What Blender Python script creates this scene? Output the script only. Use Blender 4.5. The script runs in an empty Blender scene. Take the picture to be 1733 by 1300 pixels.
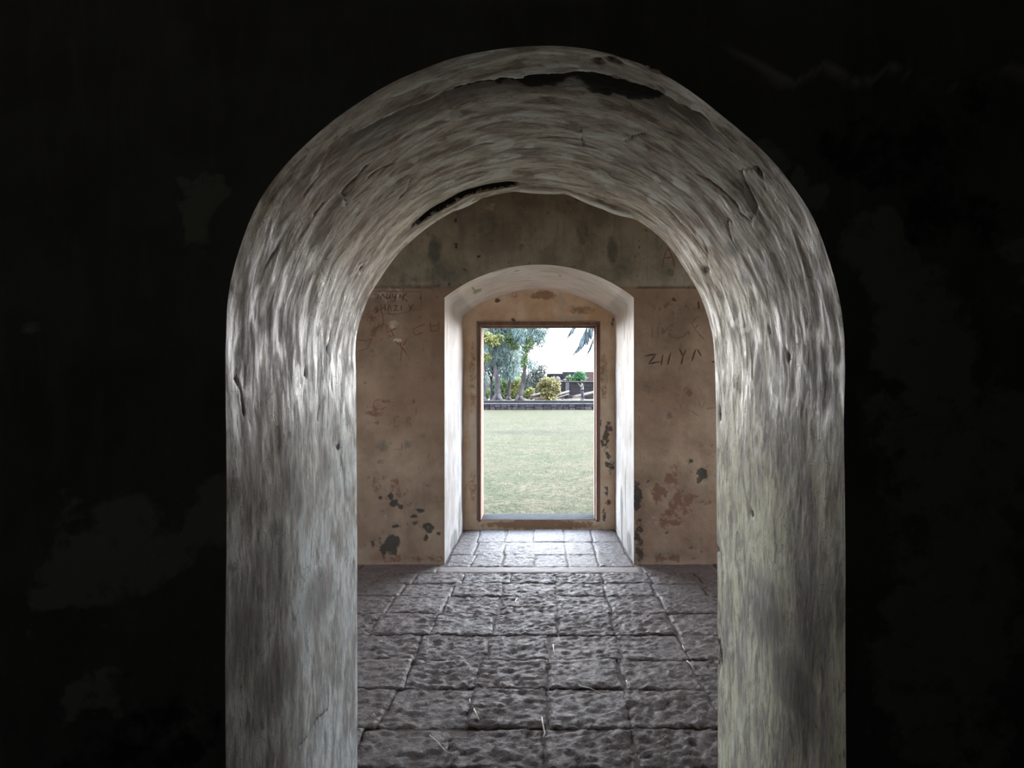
import bpy, math, random
import numpy as np
from mathutils import Vector

# ------------------------------------------------------------------ camera, world, sun, exposure
SC = bpy.context.scene
COL = SC.collection
EYE = 1.5
cam_data = bpy.data.cameras.new('camera')
cam_data.sensor_width = 36.0
cam_data.lens = 1300.0 / 1733.0 * 36.0
cam_data.shift_x = -43.5 / 1733.0
cam_data.shift_y = 10.0 / 1733.0
cam_data.clip_start = 0.05
cam_data.clip_end = 600
cam = bpy.data.objects.new('camera', cam_data)
cam.location = (0, 0, EYE)
cam.rotation_euler = (math.pi / 2, 0, 0)
COL.objects.link(cam)
SC.camera = cam

SKY = 20.0
world = bpy.data.worlds.new('hazy_sky')
SC.world = world
world.use_nodes = True
wn = world.node_tree.nodes
wl = world.node_tree.links
wn.clear()
w_out = wn.new('ShaderNodeOutputWorld')
w_bg = wn.new('ShaderNodeBackground')
w_bg.inputs['Strength'].default_value = SKY
w_tc = wn.new('ShaderNodeTexCoord')
w_sep = wn.new('ShaderNodeSeparateXYZ')
w_rmp = wn.new('ShaderNodeValToRGB')
w_rmp.color_ramp.elements[0].position = 0.0
w_rmp.color_ramp.elements[0].color = (1.0, 0.98, 0.97, 1)
w_rmp.color_ramp.elements[1].position = 0.9
w_rmp.color_ramp.elements[1].color = (0.50, 0.72, 1.0, 1)
wl.new(w_tc.outputs['Generated'], w_sep.inputs[0])
wl.new(w_sep.outputs['Z'], w_rmp.inputs[0])
wl.new(w_rmp.outputs[0], w_bg.inputs['Color'])
wl.new(w_bg.outputs[0], w_out.inputs['Surface'])

sun_data = bpy.data.lights.new('sun', 'SUN')
sun_data.energy = 28.0
sun_data.color = (1.0, 0.93, 0.82)
sun_data.angle = math.radians(1.5)
sun = bpy.data.objects.new('sun', sun_data)
sun.rotation_euler = Vector((-0.62, 0.10, -0.78)).to_track_quat('-Z', 'Y').to_euler()
sun.location = (30, 5, 40)
COL.objects.link(sun)

# light portals in the openings (they only guide the sampling of the sky)
def portal(loc, sx, sy, direction):
    l = bpy.data.lights.new('portal', 'AREA')
    l.shape = 'RECTANGLE'; l.size = sx; l.size_y = sy
    l.cycles.is_portal = True
    o = bpy.data.objects.new('sky_portal', l)
    o.location = loc
    o.rotation_euler = Vector(direction).to_track_quat('-Z', 'Z' if abs(direction[2]) < 0.5 else 'Y').to_euler()
    COL.objects.link(o)
portal((0.01, 8.74, 1.15), 1.3, 2.15, (0, -1, 0))
WY0, WY1, WZ0, WZ1 = 4.7, 6.4, 0.80, 3.00       # unseen side windows, added to brighten the middle room
portal((-4.95, (WY0 + WY1) / 2, (WZ0 + WZ1) / 2), WY1 - WY0, WZ1 - WZ0, (1, 0, 0))
portal((-1.25, -4.35, 2.6), 0.3, 0.5, (0, 1, 0))       # unseen slit added behind the camera as fill for the front room
portal((4.95, (WY0 + WY1) / 2, (WZ0 + WZ1) / 2), WY1 - WY0, WZ1 - WZ0, (-1, 0, 0))

SC.view_settings.view_transform = 'Standard'
SC.view_settings.look = 'None'
SC.view_settings.exposure = 0.20
SC.view_settings.gamma = 1.0
SC.view_settings.use_curve_mapping = False
SC.cycles.max_bounces = 9
SC.cycles.diffuse_bounces = 8
SC.cycles.glossy_bounces = 3
SC.cycles.sample_clamp_indirect = 6.0
SC.cycles.use_adaptive_sampling = True
SC.cycles.adaptive_threshold = 0.04
SC.cycles.caustics_reflective = True

random.seed(7)
RNG = np.random.default_rng(7)

# ------------------------------------------------------------------ helpers
_TAB = np.random.default_rng(3).random((64, 64, 64))

def vnoise(p, seed=0.0):
    """smooth value noise in -1..1 for an (N,3) array"""
    p = np.asarray(p, float) + seed * 17.31
    i = np.floor(p).astype(int)
    f = p - i
    f = f * f * (3 - 2 * f)
    a = i & 63
    b = (i + 1) & 63
    def T(x, y, z):
        return _TAB[x, y, z]
    fx, fy, fz = f[:, 0], f[:, 1], f[:, 2]
    c00 = T(a[:, 0], a[:, 1], a[:, 2]) * (1 - fx) + T(b[:, 0], a[:, 1], a[:, 2]) * fx
    c10 = T(a[:, 0], b[:, 1], a[:, 2]) * (1 - fx) + T(b[:, 0], b[:, 1], a[:, 2]) * fx
    c01 = T(a[:, 0], a[:, 1], b[:, 2]) * (1 - fx) + T(b[:, 0], a[:, 1], b[:, 2]) * fx
    c11 = T(a[:, 0], b[:, 1], b[:, 2]) * (1 - fx) + T(b[:, 0], b[:, 1], b[:, 2]) * fx
    return 2 * ((c00 * (1 - fy) + c10 * fy) * (1 - fz) + (c01 * (1 - fy) + c11 * fy) * fz) - 1

def fbm(p, octaves=4, seed=0.0, gain=0.5):
    p = np.asarray(p, float)
    v, a, t = 0, 1.0, 0
    for k in range(octaves):
        v = v + a * vnoise(p * 2.03 ** k, seed + k)
        t += a
        a *= gain
    return v / t

def sstep(a, b, x):
    t = np.clip((x - a) / (b - a), 0, 1)
    return t * t * (3 - 2 * t)

def seg_dist(pts, line):
    """distance of (N,2) points to a polyline"""
    pts = np.asarray(pts, float)
    d = np.full(len(pts), 1e9)
    for (a, b) in zip(line[:-1], line[1:]):
        a = np.array(a, float); b = np.array(b, float)
        ab = b - a
        t = np.clip(((pts - a) @ ab) / max(ab @ ab, 1e-12), 0, 1)
        d = np.minimum(d, np.linalg.norm(pts - (a + t[:, None] * ab), axis=1))
    return d

def blob(pts, cx, cy, rx, ry, soft=0.5):
    """1 in the middle of an ellipse, 0 outside, soft in between"""
    r = np.sqrt(((pts[:, 0] - cx) / rx) ** 2 + ((pts[:, 1] - cy) / ry) ** 2)
    return 1 - sstep(1 - soft, 1 + soft, r)

def tag(o, label=None, cat=None, group=None, kind=None):
    if label: o['label'] = label
    if cat: o['category'] = cat
    if group: o['group'] = group
    if kind: o['kind'] = kind
    return o

def empty(name, loc=(0, 0, 0)):
    o = bpy.data.objects.new(name, None)
    o.location = loc
    o.empty_display_size = 0.2
    COL.objects.link(o)
    return o

def make_mesh(name, verts, faces, mat=None, smooth=False, uv=None, cols=None):
    me = bpy.data.meshes.new(name)
    verts = np.asarray(verts, float)
    if isinstance(faces, np.ndarray):
        nf, k = faces.shape
        me.vertices.add(len(verts))
        me.vertices.foreach_set('co', verts.ravel())
        me.loops.add(nf * k)
        me.loops.foreach_set('vertex_index', faces.ravel().astype(np.int32))
        me.polygons.add(nf)
        me.polygons.foreach_set('loop_start', (np.arange(nf) * k).astype(np.int32))
        me.polygons.foreach_set('loop_total', np.full(nf, k, np.int32))
        me.update(calc_edges=True)
    else:
        me.from_pydata([tuple(v) for v in verts], [], [tuple(f) for f in faces])
        me.update()
    if uv is not None:
        l = me.uv_layers.new(name='UVMap')
        vi = np.empty(len(me.loops), np.int32)
        me.loops.foreach_get('vertex_index', vi)
        l.data.foreach_set('uv', np.asarray(uv, float)[vi].ravel())
    if cols:
        for cn, c in cols.items():
            at = me.color_attributes.new(cn, 'FLOAT_COLOR', 'POINT')
            full = np.ones((len(verts), 4))
            c = np.asarray(c, float)
            full[:, :c.shape[1]] = c
            at.data.foreach_set('color', full.ravel())
    if smooth:
        me.polygons.foreach_set('use_smooth', np.ones(len(me.polygons), bool))
    if mat: me.materials.append(mat)
    me.validate()
    return me

def obj(name, me, parent=None, loc=None):
    o = bpy.data.objects.new(name, me)
    COL.objects.link(o)
    if parent is not None: o.parent = parent
    if loc is not None: o.location = loc
    return o

def grid_faces(n, m, flip=False, off=0):
    i, j = np.meshgrid(np.arange(n - 1), np.arange(m - 1), indexing='ij')
    a = (i * m + j).ravel() + off
    f = np.stack([a, a + m, a + m + 1, a + 1], 1)
    return f[:, ::-1].copy() if flip else f

class MB:
    """collects boxes, tubes, plates; build() links them as ONE mesh object"""
    def __init__(self):
        self.v, self.f = [], []
    def add(self, vs, fs):
        o = len(self.v)
        self.v += [tuple(x) for x in vs]
        self.f += [tuple(i + o for i in f) for f in fs]
        return self
    def box(self, a, b, jit=0.0, bev=0.0):
        x0, y0, z0 = a; x1, y1, z1 = b
        if bev <= 0:
            vs = [(x0, y0, z0), (x1, y0, z0), (x1, y1, z0), (x0, y1, z0), (x0, y0, z1), (x1, y0, z1), (x1, y1, z1), (x0, y1, z1)]
            fs = [(0, 3, 2, 1), (4, 5, 6, 7), (0, 1, 5, 4), (1, 2, 6, 5), (2, 3, 7, 6), (3, 0, 4, 7)]
        else:
            e = bev
            vs, fs = [], []
            for z, q in ((z0, e), (z0 + e, 0), (z1 - e, 0), (z1, e)):
                for (px, py, sx, sy) in ((x0, y0, 1, 1), (x1, y0, -1, 1), (x1, y1, -1, -1), (x0, y1, 1, -1)):
                    if sx * sy > 0:
                        vs += [(px + sx * q, py + sy * (e + q), z), (px + sx * (e + q), py + sy * q, z)]
                    else:
                        vs += [(px + sx * (e + q), py + sy * q, z), (px + sx * q, py + sy * (e + q), z)]
            for k in range(3):
                for i in range(8):
                    j = (i + 1) % 8
                    fs.append((k * 8 + i, k * 8 + j, k * 8 + 8 + j, k * 8 + 8 + i))
            fs.append(tuple(range(7, -1, -1))); fs.append(tuple(range(24, 32)))
        if jit:
            vs = [(x + random.uniform(-jit, jit), y + random.uniform(-jit, jit), z + random.uniform(-jit, jit)) for x, y, z in vs]
        return self.add(vs, fs)
    def tube(self, pts, rad, n=8, cap=True, wob=0.0):
        pts = [Vector(p) for p in pts]
        if not hasattr(rad, '__len__'): rad = [rad] * len(pts)
        vs, fs = [], []
        up = Vector((0.13, 0.31, 0.94))
        for i, p in enumerate(pts):
            d = (pts[min(i + 1, len(pts) - 1)] - pts[max(i - 1, 0)]).normalized()
            r_ = d.cross(up)
            if r_.length < 1e-3: r_ = d.cross(Vector((1, 0, 0)))
            r_.normalize()
            u_ = r_.cross(d).normalized()
            for k in range(n):
                a = 2 * math.pi * k / n
                rr = rad[i] * (1 + random.uniform(-wob, wob))
                vs.append(p + (r_ * math.cos(a) + u_ * math.sin(a)) * rr)
        for i in range(len(pts) - 1):
            for k in range(n):
                a, b = i * n + k, i * n + (k + 1) % n
                fs.append((a, b, b + n, a + n))
        if cap:
            fs.append(tuple(range(n - 1, -1, -1)))
            fs.append(tuple((len(pts) - 1) * n + k for k in range(n)))
        return self.add(vs, fs)
    def build(self, name, mat, parent=None, smooth=False, loc=None):
        me = make_mesh(name, self.v, self.f, mat, smooth)
        return obj(name, me, parent, loc)

# ------------------------------------------------------------------ materials
class NT:
    def __init__(self, name):
        self.m = bpy.data.materials.new(name)
        self.m.use_nodes = True
        self.t = self.m.node_tree
        self.n = self.t.nodes
        self.n.clear()
        self.out = self.n.new('ShaderNodeOutputMaterial')
        self.b = self.n.new('ShaderNodeBsdfPrincipled')
        self.t.links.new(self.b.outputs[0], self.out.inputs['Surface'])
    def link(self, a, b): self.t.links.new(a, b)
    def val(self, sock, v):
        if hasattr(v, 'is_output') or isinstance(v, bpy.types.NodeSocket): self.link(v, sock)
        else:
            if isinstance(v, (tuple, list)) and len(v) == 3 and sock.type == 'RGBA': v = (*v, 1)
            sock.default_value = v
    def coords(self, kind='Object', scale=(1, 1, 1)):
        tc = self.n.new('ShaderNodeTexCoord')
        mp = self.n.new('ShaderNodeMapping')
        mp.inputs['Scale'].default_value = scale
        self.link(tc.outputs[kind], mp.inputs[0])
        return mp.outputs[0]
    def noise(self, vec, scale, detail=5, rough=0.55, dist=0.0):
        k = self.n.new('ShaderNodeTexNoise')
        k.inputs['Scale'].default_value = scale
        k.inputs['Detail'].default_value = detail
        k.inputs['Roughness'].default_value = rough
        k.inputs['Distortion'].default_value = dist
        self.link(vec, k.inputs['Vector'])
        return k.outputs['Fac']
    def voro(self, vec, scale, feature='F1', out='Distance', rnd=1.0):
        k = self.n.new('ShaderNodeTexVoronoi')
        k.feature = feature
        k.inputs['Scale'].default_value = scale
        k.inputs['Randomness'].default_value = rnd
        self.link(vec, k.inputs['Vector'])
        return k.outputs[out]
    def ramp(self, fac, stops, interp='LINEAR'):
        k = self.n.new('ShaderNodeValToRGB')
        r = k.color_ramp
        r.interpolation = interp
        while len(r.elements) < len(stops): r.elements.new(0.5)
        for e, (p, c) in zip(r.elements, stops):
            e.position = p
            e.color = (c, c, c, 1) if not hasattr(c, '__len__') else (*c, 1)
        self.link(fac, k.inputs[0])
        return k.outputs[0]
    def mix(self, fac, a, b, mode='MIX'):
        k = self.n.new('ShaderNodeMix')
        k.data_type = 'RGBA'
        k.blend_type = mode
        self.val(k.inputs[0], fac)
        self.val(k.inputs[6], a)
        self.val(k.inputs[7], b)
        return k.outputs[2]
    def math(self, op, a, b=0.0, clamp=False):
        k = self.n.new('ShaderNodeMath')
        k.operation = op
        k.use_clamp = clamp
        self.val(k.inputs[0], a)
        self.val(k.inputs[1], b)
        return k.outputs[0]
    def attr(self, name):
        k = self.n.new('ShaderNodeAttribute')
        k.attribute_name = name
        s = self.n.new('ShaderNodeSeparateColor')
        self.link(k.outputs['Color'], s.inputs[0])
        return s.outputs[0], s.outputs[1], s.outputs[2]
    def bump(self, h, strength=0.5, dist=0.01, normal=None):
        k = self.n.new('ShaderNodeBump')
        k.inputs['Strength'].default_value = strength
        k.inputs['Distance'].default_value = dist
        self.link(h, k.inputs['Height'])
        if normal is not None: self.link(normal, k.inputs['Normal'])
        return k.outputs[0]
    def fin(self, col, rough=0.8, normal=None, spec=0.5):
        self.val(self.b.inputs['Base Color'], col)
        self.val(self.b.inputs['Roughness'], rough)
        self.b.inputs['Specular IOR Level'].default_value = spec
        if normal is not None: self.link(normal, self.b.inputs['Normal'])
        return self.m

def edged(nt, a, noise, w=0.5, lo=0.42, hi=0.58):
    """a soft vertex mask made ragged by a noise"""
    s = nt.math('ADD', a, nt.math('MULTIPLY', nt.math('SUBTRACT', noise, 0.5), w))
    return nt.ramp(s, [(lo, 0), (hi, 1)])

def mat_arch():
    t = NT('arch_plaster')
    uv = t.coords('UV')
    st = t.coords('UV', (1.0, 2.3, 1.0))
    st2 = t.coords('UV', (1.0, 3.2, 1.0))
    n_big = t.noise(uv, 1.7, 5, 0.6)
    n_str = t.noise(st, 2.6, 7, 0.62, 0.4)
    n_mid = t.noise(st, 7.5, 7, 0.62, 0.6)
    n_fin = t.noise(st2, 20, 6, 0.65, 0.3)
    n_iso = t.noise(uv, 13, 7, 0.68)
    n_pit = t.noise(uv, 60, 5, 0.7)
    mo, br, pl = t.attr('marks')
    cr, lt, du = t.attr('marks2')
    vt = t.attr('marks3')[0]
    pale = t.mix(t.ramp(n_big, [(0.35, 0), (0.65, 1)]), (0.58, 0.63, 0.64), (0.65, 0.74, 0.77))  # bluish light on the left jamb is mixed into this base
    pale = t.mix(lt, pale, (0.68, 0.69, 0.50))  # yellow-green light on the right jamb, put into the colour
    pale = t.mix(t.math('MULTIPLY', vt, 0.9), pale, (0.84, 0.72, 0.54))
    dirt = t.mix(vt, (0.23, 0.215, 0.20), (0.31, 0.228, 0.155))
    c = t.mix(t.math('MULTIPLY', t.ramp(n_str, [(0.42, 1), (0.56, 0)]), 0.75), pale, dirt)
    c = t.mix(t.math('MULTIPLY', t.ramp(n_mid, [(0.40, 1), (0.49, 0)]), 0.75), c, dirt)
    c = t.mix(t.math('MULTIPLY', t.ramp(n_mid, [(0.55, 0), (0.63, 1)]), 0.7), c, (0.88, 0.87, 0.80))
    c = t.mix(t.math('MULTIPLY', t.ramp(n_fin, [(0.54, 0), (0.64, 1)]), 0.45), c, (0.85, 0.84, 0.76))
    c = t.mix(t.math('MULTIPLY', t.ramp(n_fin, [(0.36, 1), (0.45, 0)]), 0.6), c, (0.12, 0.10, 0.085))
    c = t.mix(t.math('MULTIPLY', t.ramp(n_iso, [(0.28, 1), (0.40, 0)]), 0.7), c, (0.085, 0.076, 0.065))
    c = t.mix(t.math('MULTIPLY', edged(t, br, n_mid, 1.6, 0.35, 0.75), 0.8), c, (0.16, 0.122, 0.09))
    c = t.mix(t.math('MULTIPLY', edged(t, du, n_mid, 2.4, 0.35, 0.75), 0.7), c, (0.13, 0.12, 0.11))
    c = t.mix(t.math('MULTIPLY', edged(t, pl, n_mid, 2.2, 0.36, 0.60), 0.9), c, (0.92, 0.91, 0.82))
    c = t.mix(edged(t, mo, t.noise(st, 16, 7, 0.75), 2.6, 0.42, 0.60), c, (0.016, 0.016, 0.014))
    c = t.mix(t.math('MULTIPLY', t.ramp(cr, [(0.3, 0), (0.8, 1)]), 0.85), c, (0.03, 0.027, 0.022))
    # hair cracks and pits
    wv = t.n.new('ShaderNodeVectorMath'); wv.operation = 'ADD'
    nz = t.n.new('ShaderNodeTexNoise'); nz.inputs['Scale'].default_value = 6; nz.inputs['Detail'].default_value = 5
    t.link(uv, nz.inputs['Vector'])
    sc_ = t.n.new('ShaderNodeVectorMath'); sc_.operation = 'SCALE'; sc_.inputs['Scale'].default_value = 0.35
    t.link(nz.outputs['Color'], sc_.inputs[0])
    st3 = t.coords('UV', (1.0, 2.2, 1.0))
    t.link(st3, wv.inputs[0]); t.link(sc_.outputs[0], wv.inputs[1])
    hair = t.ramp(t.voro(wv.outputs[0], 5.5, 'DISTANCE_TO_EDGE'), [(0.0, 1), (0.016, 0)])
    hair = t.math('MULTIPLY', hair, t.ramp(n_str, [(0.46, 0), (0.58, 1)]))
    c = t.mix(t.math('MULTIPLY', hair, 0.65), c, (0.06, 0.05, 0.042))
    pits = t.ramp(n_pit, [(0.26, 1), (0.36, 0)])
    c = t.mix(t.math('MULTIPLY', pits, 0.8), c, (0.045, 0.04, 0.035))
    h = t.math('ADD', t.math('MULTIPLY', n_str, 0.8), t.math('MULTIPLY', n_mid, 0.8))
    h = t.math('ADD', h, t.math('MULTIPLY', n_fin, 0.55))
    h = t.math('ADD', h, t.math('MULTIPLY', n_iso, 0.4))
    h = t.math('SUBTRACT', h, t.math('MULTIPLY', t.math('ADD', pits, hair), 0.25))
    nb = t.bump(h, 0.30, 0.009)
    r = t.ramp(n_mid, [(0.40, 0.60), (0.60, 0.33)])
    r = t.mix(mo, r, (0.9, 0.9, 0.9))
    return t.fin(c, r, nb, 0.42)

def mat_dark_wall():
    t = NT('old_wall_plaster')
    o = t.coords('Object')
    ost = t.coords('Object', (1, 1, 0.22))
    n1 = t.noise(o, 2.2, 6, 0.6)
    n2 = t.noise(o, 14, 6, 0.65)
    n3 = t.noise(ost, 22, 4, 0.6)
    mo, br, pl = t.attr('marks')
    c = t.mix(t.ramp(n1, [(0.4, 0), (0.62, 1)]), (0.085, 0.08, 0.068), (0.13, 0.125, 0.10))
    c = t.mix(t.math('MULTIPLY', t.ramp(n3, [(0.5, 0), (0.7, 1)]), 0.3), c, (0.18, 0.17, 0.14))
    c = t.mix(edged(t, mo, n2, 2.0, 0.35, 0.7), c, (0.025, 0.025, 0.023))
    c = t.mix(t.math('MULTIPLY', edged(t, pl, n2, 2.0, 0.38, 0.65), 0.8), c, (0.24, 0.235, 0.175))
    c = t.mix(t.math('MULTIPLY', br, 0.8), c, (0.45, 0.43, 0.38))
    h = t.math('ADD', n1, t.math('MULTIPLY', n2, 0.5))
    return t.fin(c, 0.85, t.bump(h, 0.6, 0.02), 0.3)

def mat_back_wall():
    t = NT('ochre_limewash')
    o = t.coords('Object')
    ost = t.coords('Object', (1, 1, 0.16))
    n0 = t.noise(o, 0.9, 5, 0.55)
    n1 = t.noise(o, 3.0, 6, 0.6)
    n2 = t.noise(o, 17, 6, 0.66)
    n3 = t.noise(ost, 16, 5, 0.6)
    mo, br, pl = t.attr('marks')
    up, gr, cr = t.attr('marks2')
    c = t.mix(t.ramp(n1, [(0.38, 0), (0.64, 1)]), (0.205, 0.142, 0.096), (0.335, 0.248, 0.175))
    c = t.mix(t.math('MULTIPLY', t.ramp(n0, [(0.45, 0), (0.62, 1)]), 0.5), c, (0.255, 0.145, 0.092))
    upc = t.mix(t.ramp(n1, [(0.40, 0), (0.62, 1)]), (0.205, 0.185, 0.135), (0.35, 0.31, 0.23))
    upc = t.mix(t.math('MULTIPLY', t.ramp(n3, [(0.5, 0), (0.75, 1)]), 0.5), upc, (0.17, 0.16, 0.12))
    c = t.mix(up, c, upc)
    c = t.mix(t.math('MULTIPLY', t.ramp(n3, [(0.56, 0), (0.8, 1)]), 0.35), c, (0.13, 0.105, 0.08))
    c = t.mix(t.math('MULTIPLY', t.ramp(n2, [(0.28, 1), (0.40, 0)]), 0.6), c, (0.08, 0.07, 0.055))
    c = t.mix(t.math('MULTIPLY', edged(t, gr, n2, 1.0, 0.35, 0.75), 0.75), c, (0.062, 0.075, 0.062))
    c = t.mix(t.math('MULTIPLY', edged(t, br, t.noise(o, 11, 8, 0.75), 4.2, 0.42, 0.62), 0.85), c, (0.165, 0.082, 0.053))
    c = t.mix(t.math('MULTIPLY', edged(t, pl, n2, 0.8, 0.42, 0.62), 0.8), c, (0.58, 0.53, 0.45))
    c = t.mix(t.math('MULTIPLY', edged(t, mo, n2, 2.2, 0.44, 0.66), 0.88), c, (0.026, 0.028, 0.023))
    c = t.mix(t.math('MULTIPLY', cr, 0.85), c, (0.05, 0.035, 0.025))
    h = t.math('ADD', n1, t.math('MULTIPLY', n2, 0.45))
    return t.fin(c, t.ramp(n2, [(0.3, 0.85), (0.7, 0.62)]), t.bump(h, 0.45, 0.015), 0.35)

def mat_recess():
    t = NT('recess_limewash')
    uv = t.coords('UV')
    st = t.coords('UV', (1.0, 6.0, 1.0))
    n1 = t.noise(uv, 2.4, 6, 0.6)
    ns = t.noise(st, 3.4, 7, 0.65, 0.2)
    n2 = t.noise(uv, 20, 6, 0.65)
    mo, br, pl = t.attr('marks')
    c = t.mix(t.ramp(n1, [(0.40, 0), (0.65, 1)]), (0.80, 0.71, 0.62), (0.88, 0.82, 0.76))
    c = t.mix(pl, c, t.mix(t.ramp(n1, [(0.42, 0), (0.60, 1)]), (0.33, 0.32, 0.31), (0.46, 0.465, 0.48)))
    c = t.mix(t.math('MULTIPLY', t.ramp(ns, [(0.40, 1), (0.50, 0)]), 0.55), c, (0.42, 0.35, 0.26))
    c = t.mix(t.math('MULTIPLY', edged(t, br, ns, 1.0, 0.4, 0.6), 0.8), c, (0.33, 0.26, 0.14))
    c = t.mix(t.math('MULTIPLY', edged(t, mo, ns, 1.0, 0.42, 0.58), 0.8), c, (0.09, 0.085, 0.07))
    h = t.math('ADD', ns, t.math('MULTIPLY', n2, 0.4))
    return t.fin(c, t.ramp(n2, [(0.3, 0.7), (0.7, 0.45)]), t.bump(h, 0.4, 0.012), 0.2)

def mat_infill():
    t = NT('tan_limewash')
    o = t.coords('Object')
    ost = t.coords('Object', (1, 1, 0.2))
    n1 = t.noise(o, 4.0, 6, 0.6)
    n2 = t.noise(o, 22, 6, 0.65)
    n3 = t.noise(ost, 9, 5, 0.6)
    mo, br, pl = t.attr('marks')
    c = t.mix(t.ramp(n1, [(0.38, 0), (0.62, 1)]), (0.74, 0.52, 0.33), (0.90, 0.74, 0.56))
    c = t.mix(t.math('MULTIPLY', t.ramp(n3, [(0.5, 0), (0.7, 1)]), 0.5), c, (0.64, 0.44, 0.27))
    c = t.mix(t.math('MULTIPLY', edged(t, br, n2, 1.0, 0.4, 0.65), 0.8), c, (0.34, 0.20, 0.11))
    c = t.mix(t.math('MULTIPLY', edged(t, pl, n2, 0.7, 0.42, 0.6), 0.7), c, (0.66, 0.60, 0.50))
    c = t.mix(t.math('MULTIPLY', edged(t, mo, n2, 2.2, 0.44, 0.66), 0.85), c, (0.05, 0.048, 0.04))
    h = t.math('ADD', n1, t.math('MULTIPLY', n2, 0.4))
    return t.fin(c, 0.78, t.bump(h, 0.35, 0.012), 0.35)

def mat_stone():
    t = NT('laterite_slab')
    o = t.coords('Object')
    oi = t.n.new('ShaderNodeObjectInfo').outputs['Random']
    n1 = t.noise(o, 5, 6, 0.6)
    n2 = t.noise(o, 30, 8, 0.75)
    n3 = t.noise(o, 80, 4, 0.7)
    c = t.mix(t.ramp(n1, [(0.36, 0), (0.62, 1)]), (0.068, 0.034, 0.025), (0.088, 0.064, 0.055))
    c = t.mix(t.math('MULTIPLY', oi, 0.4), c, (0.115, 0.070, 0.056))
    c = t.mix(t.math('MULTIPLY', t.ramp(n2, [(0.36, 1), (0.50, 0)]), 0.9), c, (0.018, 0.011, 0.009))
    c = t.mix(t.math('MULTIPLY', t.ramp(n2, [(0.54, 0), (0.70, 1)]), 0.5), c, (0.17, 0.14, 0.125))
    h = t.math('ADD', t.math('MULTIPLY', n2, 1.0), t.math('MULTIPLY', n3, 0.35))
    return t.fin(c, t.ramp(n2, [(0.35, 0.62), (0.7, 0.38)]), t.bump(h, 1.0, 0.026), 0.42)

def mat_simple(name, a, b, scale=8.0, rough=0.8, spec=0.4, bump=0.3, bd=0.01, stretch=(1, 1, 1), lo=0.35, hi=0.65, rnd=0.0):
    t = NT(name)
    o = t.coords('Object', stretch)
    n1 = t.noise(o, scale, 6, 0.62)
    c = t.mix(t.ramp(n1, [(lo, 0), (hi, 1)]), a, b)
    if rnd:
        oi = t.n.new('ShaderNodeObjectInfo').outputs['Random']
        c = t.mix(t.math('MULTIPLY', oi, rnd), c, tuple(0.35 * x for x in a))
    return t.fin(c, rough, t.bump(n1, bump, bd), spec)

def mat_leaf(name, a, b, trans=0.35):
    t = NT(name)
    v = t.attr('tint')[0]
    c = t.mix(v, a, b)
    t.val(t.b.inputs['Base Color'], c)
    t.b.inputs['Roughness'].default_value = 0.6
    t.b.inputs['Specular IOR Level'].default_value = 0.2
    tr = t.n.new('ShaderNodeBsdfTranslucent')
    t.link(c, tr.inputs['Color'])
    mx = t.n.new('ShaderNodeMixShader')
    mx.inputs[0].default_value = trans
    t.link(t.b.outputs[0], mx.inputs[1])
    t.link(tr.outputs[0], mx.inputs[2])
    t.link(mx.outputs[0], t.out.inputs['Surface'])
    return t.m

def mat_lawn():
    t = NT('lawn_turf')
    o = t.coords('Object')
    n0 = t.noise(o, 0.22, 4, 0.5)
    n1 = t.noise(o, 1.6, 7, 0.72)
    n2 = t.noise(o, 9, 7, 0.8)
    c = t.mix(t.ramp(n0, [(0.38, 0), (0.62, 1)]), (0.01571, 0.0179, 0.007162), (0.02265, 0.02083, 0.0106))
    c = t.mix(t.math('MULTIPLY', t.ramp(n1, [(0.44, 0), (0.58, 1)]), 0.9), c, (0.03581, 0.02887, 0.01754))
    c = t.mix(t.math('MULTIPLY', t.ramp(n2, [(0.42, 1), (0.54, 0)]), 0.85), c, (0.005481, 0.008039, 0.002923))
    c = t.mix(t.math('MULTIPLY', t.ramp(n2, [(0.54, 0), (0.66, 1)]), 0.6), c, (0.04385, 0.04019, 0.02631))
    return t.fin(c, 0.95, t.bump(n2, 0.5, 0.03), 0.05)

M = {}
M['arch'] = mat_arch()
M['dark'] = mat_dark_wall()
M['back'] = mat_back_wall()
M['recess'] = mat_recess()
M['infill'] = mat_infill()
M['stone'] = mat_stone()
M['mortar'] = mat_simple('floor_mortar', (0.07, 0.05, 0.04), (0.14, 0.115, 0.10), 18, 0.8, 0.4, 0.6, 0.01)
M['thresh'] = mat_simple('threshold_mortar', (0.15, 0.115, 0.10), (0.22, 0.185, 0.17), 9, 0.7, 0.4, 0.6, 0.015)
M['shell'] = mat_simple('plain_plaster', (0.54, 0.48, 0.41), (0.66, 0.60, 0.52), 3, 0.85, 0.3)
M['shell1'] = mat_simple('sooty_plaster', (0.05, 0.047, 0.04), (0.085, 0.08, 0.07), 3, 0.9, 0.2)
M['facade'] = mat_simple('facade_plaster', (0.0258, 0.02477, 0.0227), (0.0387, 0.03612, 0.03302), 2, 0.9, 0.2)
M['wood'] = mat_simple('red_brown_wood', (0.1892, 0.1075, 0.0774), (0.2924, 0.1806, 0.1333), 14, 0.8, 0.1, 0.25, 0.004, (1, 1, 0.12))
M['woodpale'] = mat_simple('worn_pale_paint', (0.172, 0.1419, 0.1247), (0.2752, 0.2408, 0.215), 14, 0.8, 0.15, 0.2, 0.004, (1, 1, 0.12))
M['sill'] = mat_simple('grey_sill', (0.01935, 0.01935, 0.02012), (0.02967, 0.02967, 0.03096), 9, 0.95, 0.05, 0.3, 0.006)
M['charcoal'] = mat_simple('charcoal_scrawl', (0.0675, 0.039, 0.027), (0.1275, 0.075, 0.054), 40, 0.9, 0.1)
M['redchalk'] = mat_simple('red_scrawl', (0.187, 0.0825, 0.055), (0.253, 0.121, 0.0825), 40, 0.9, 0.1)
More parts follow.
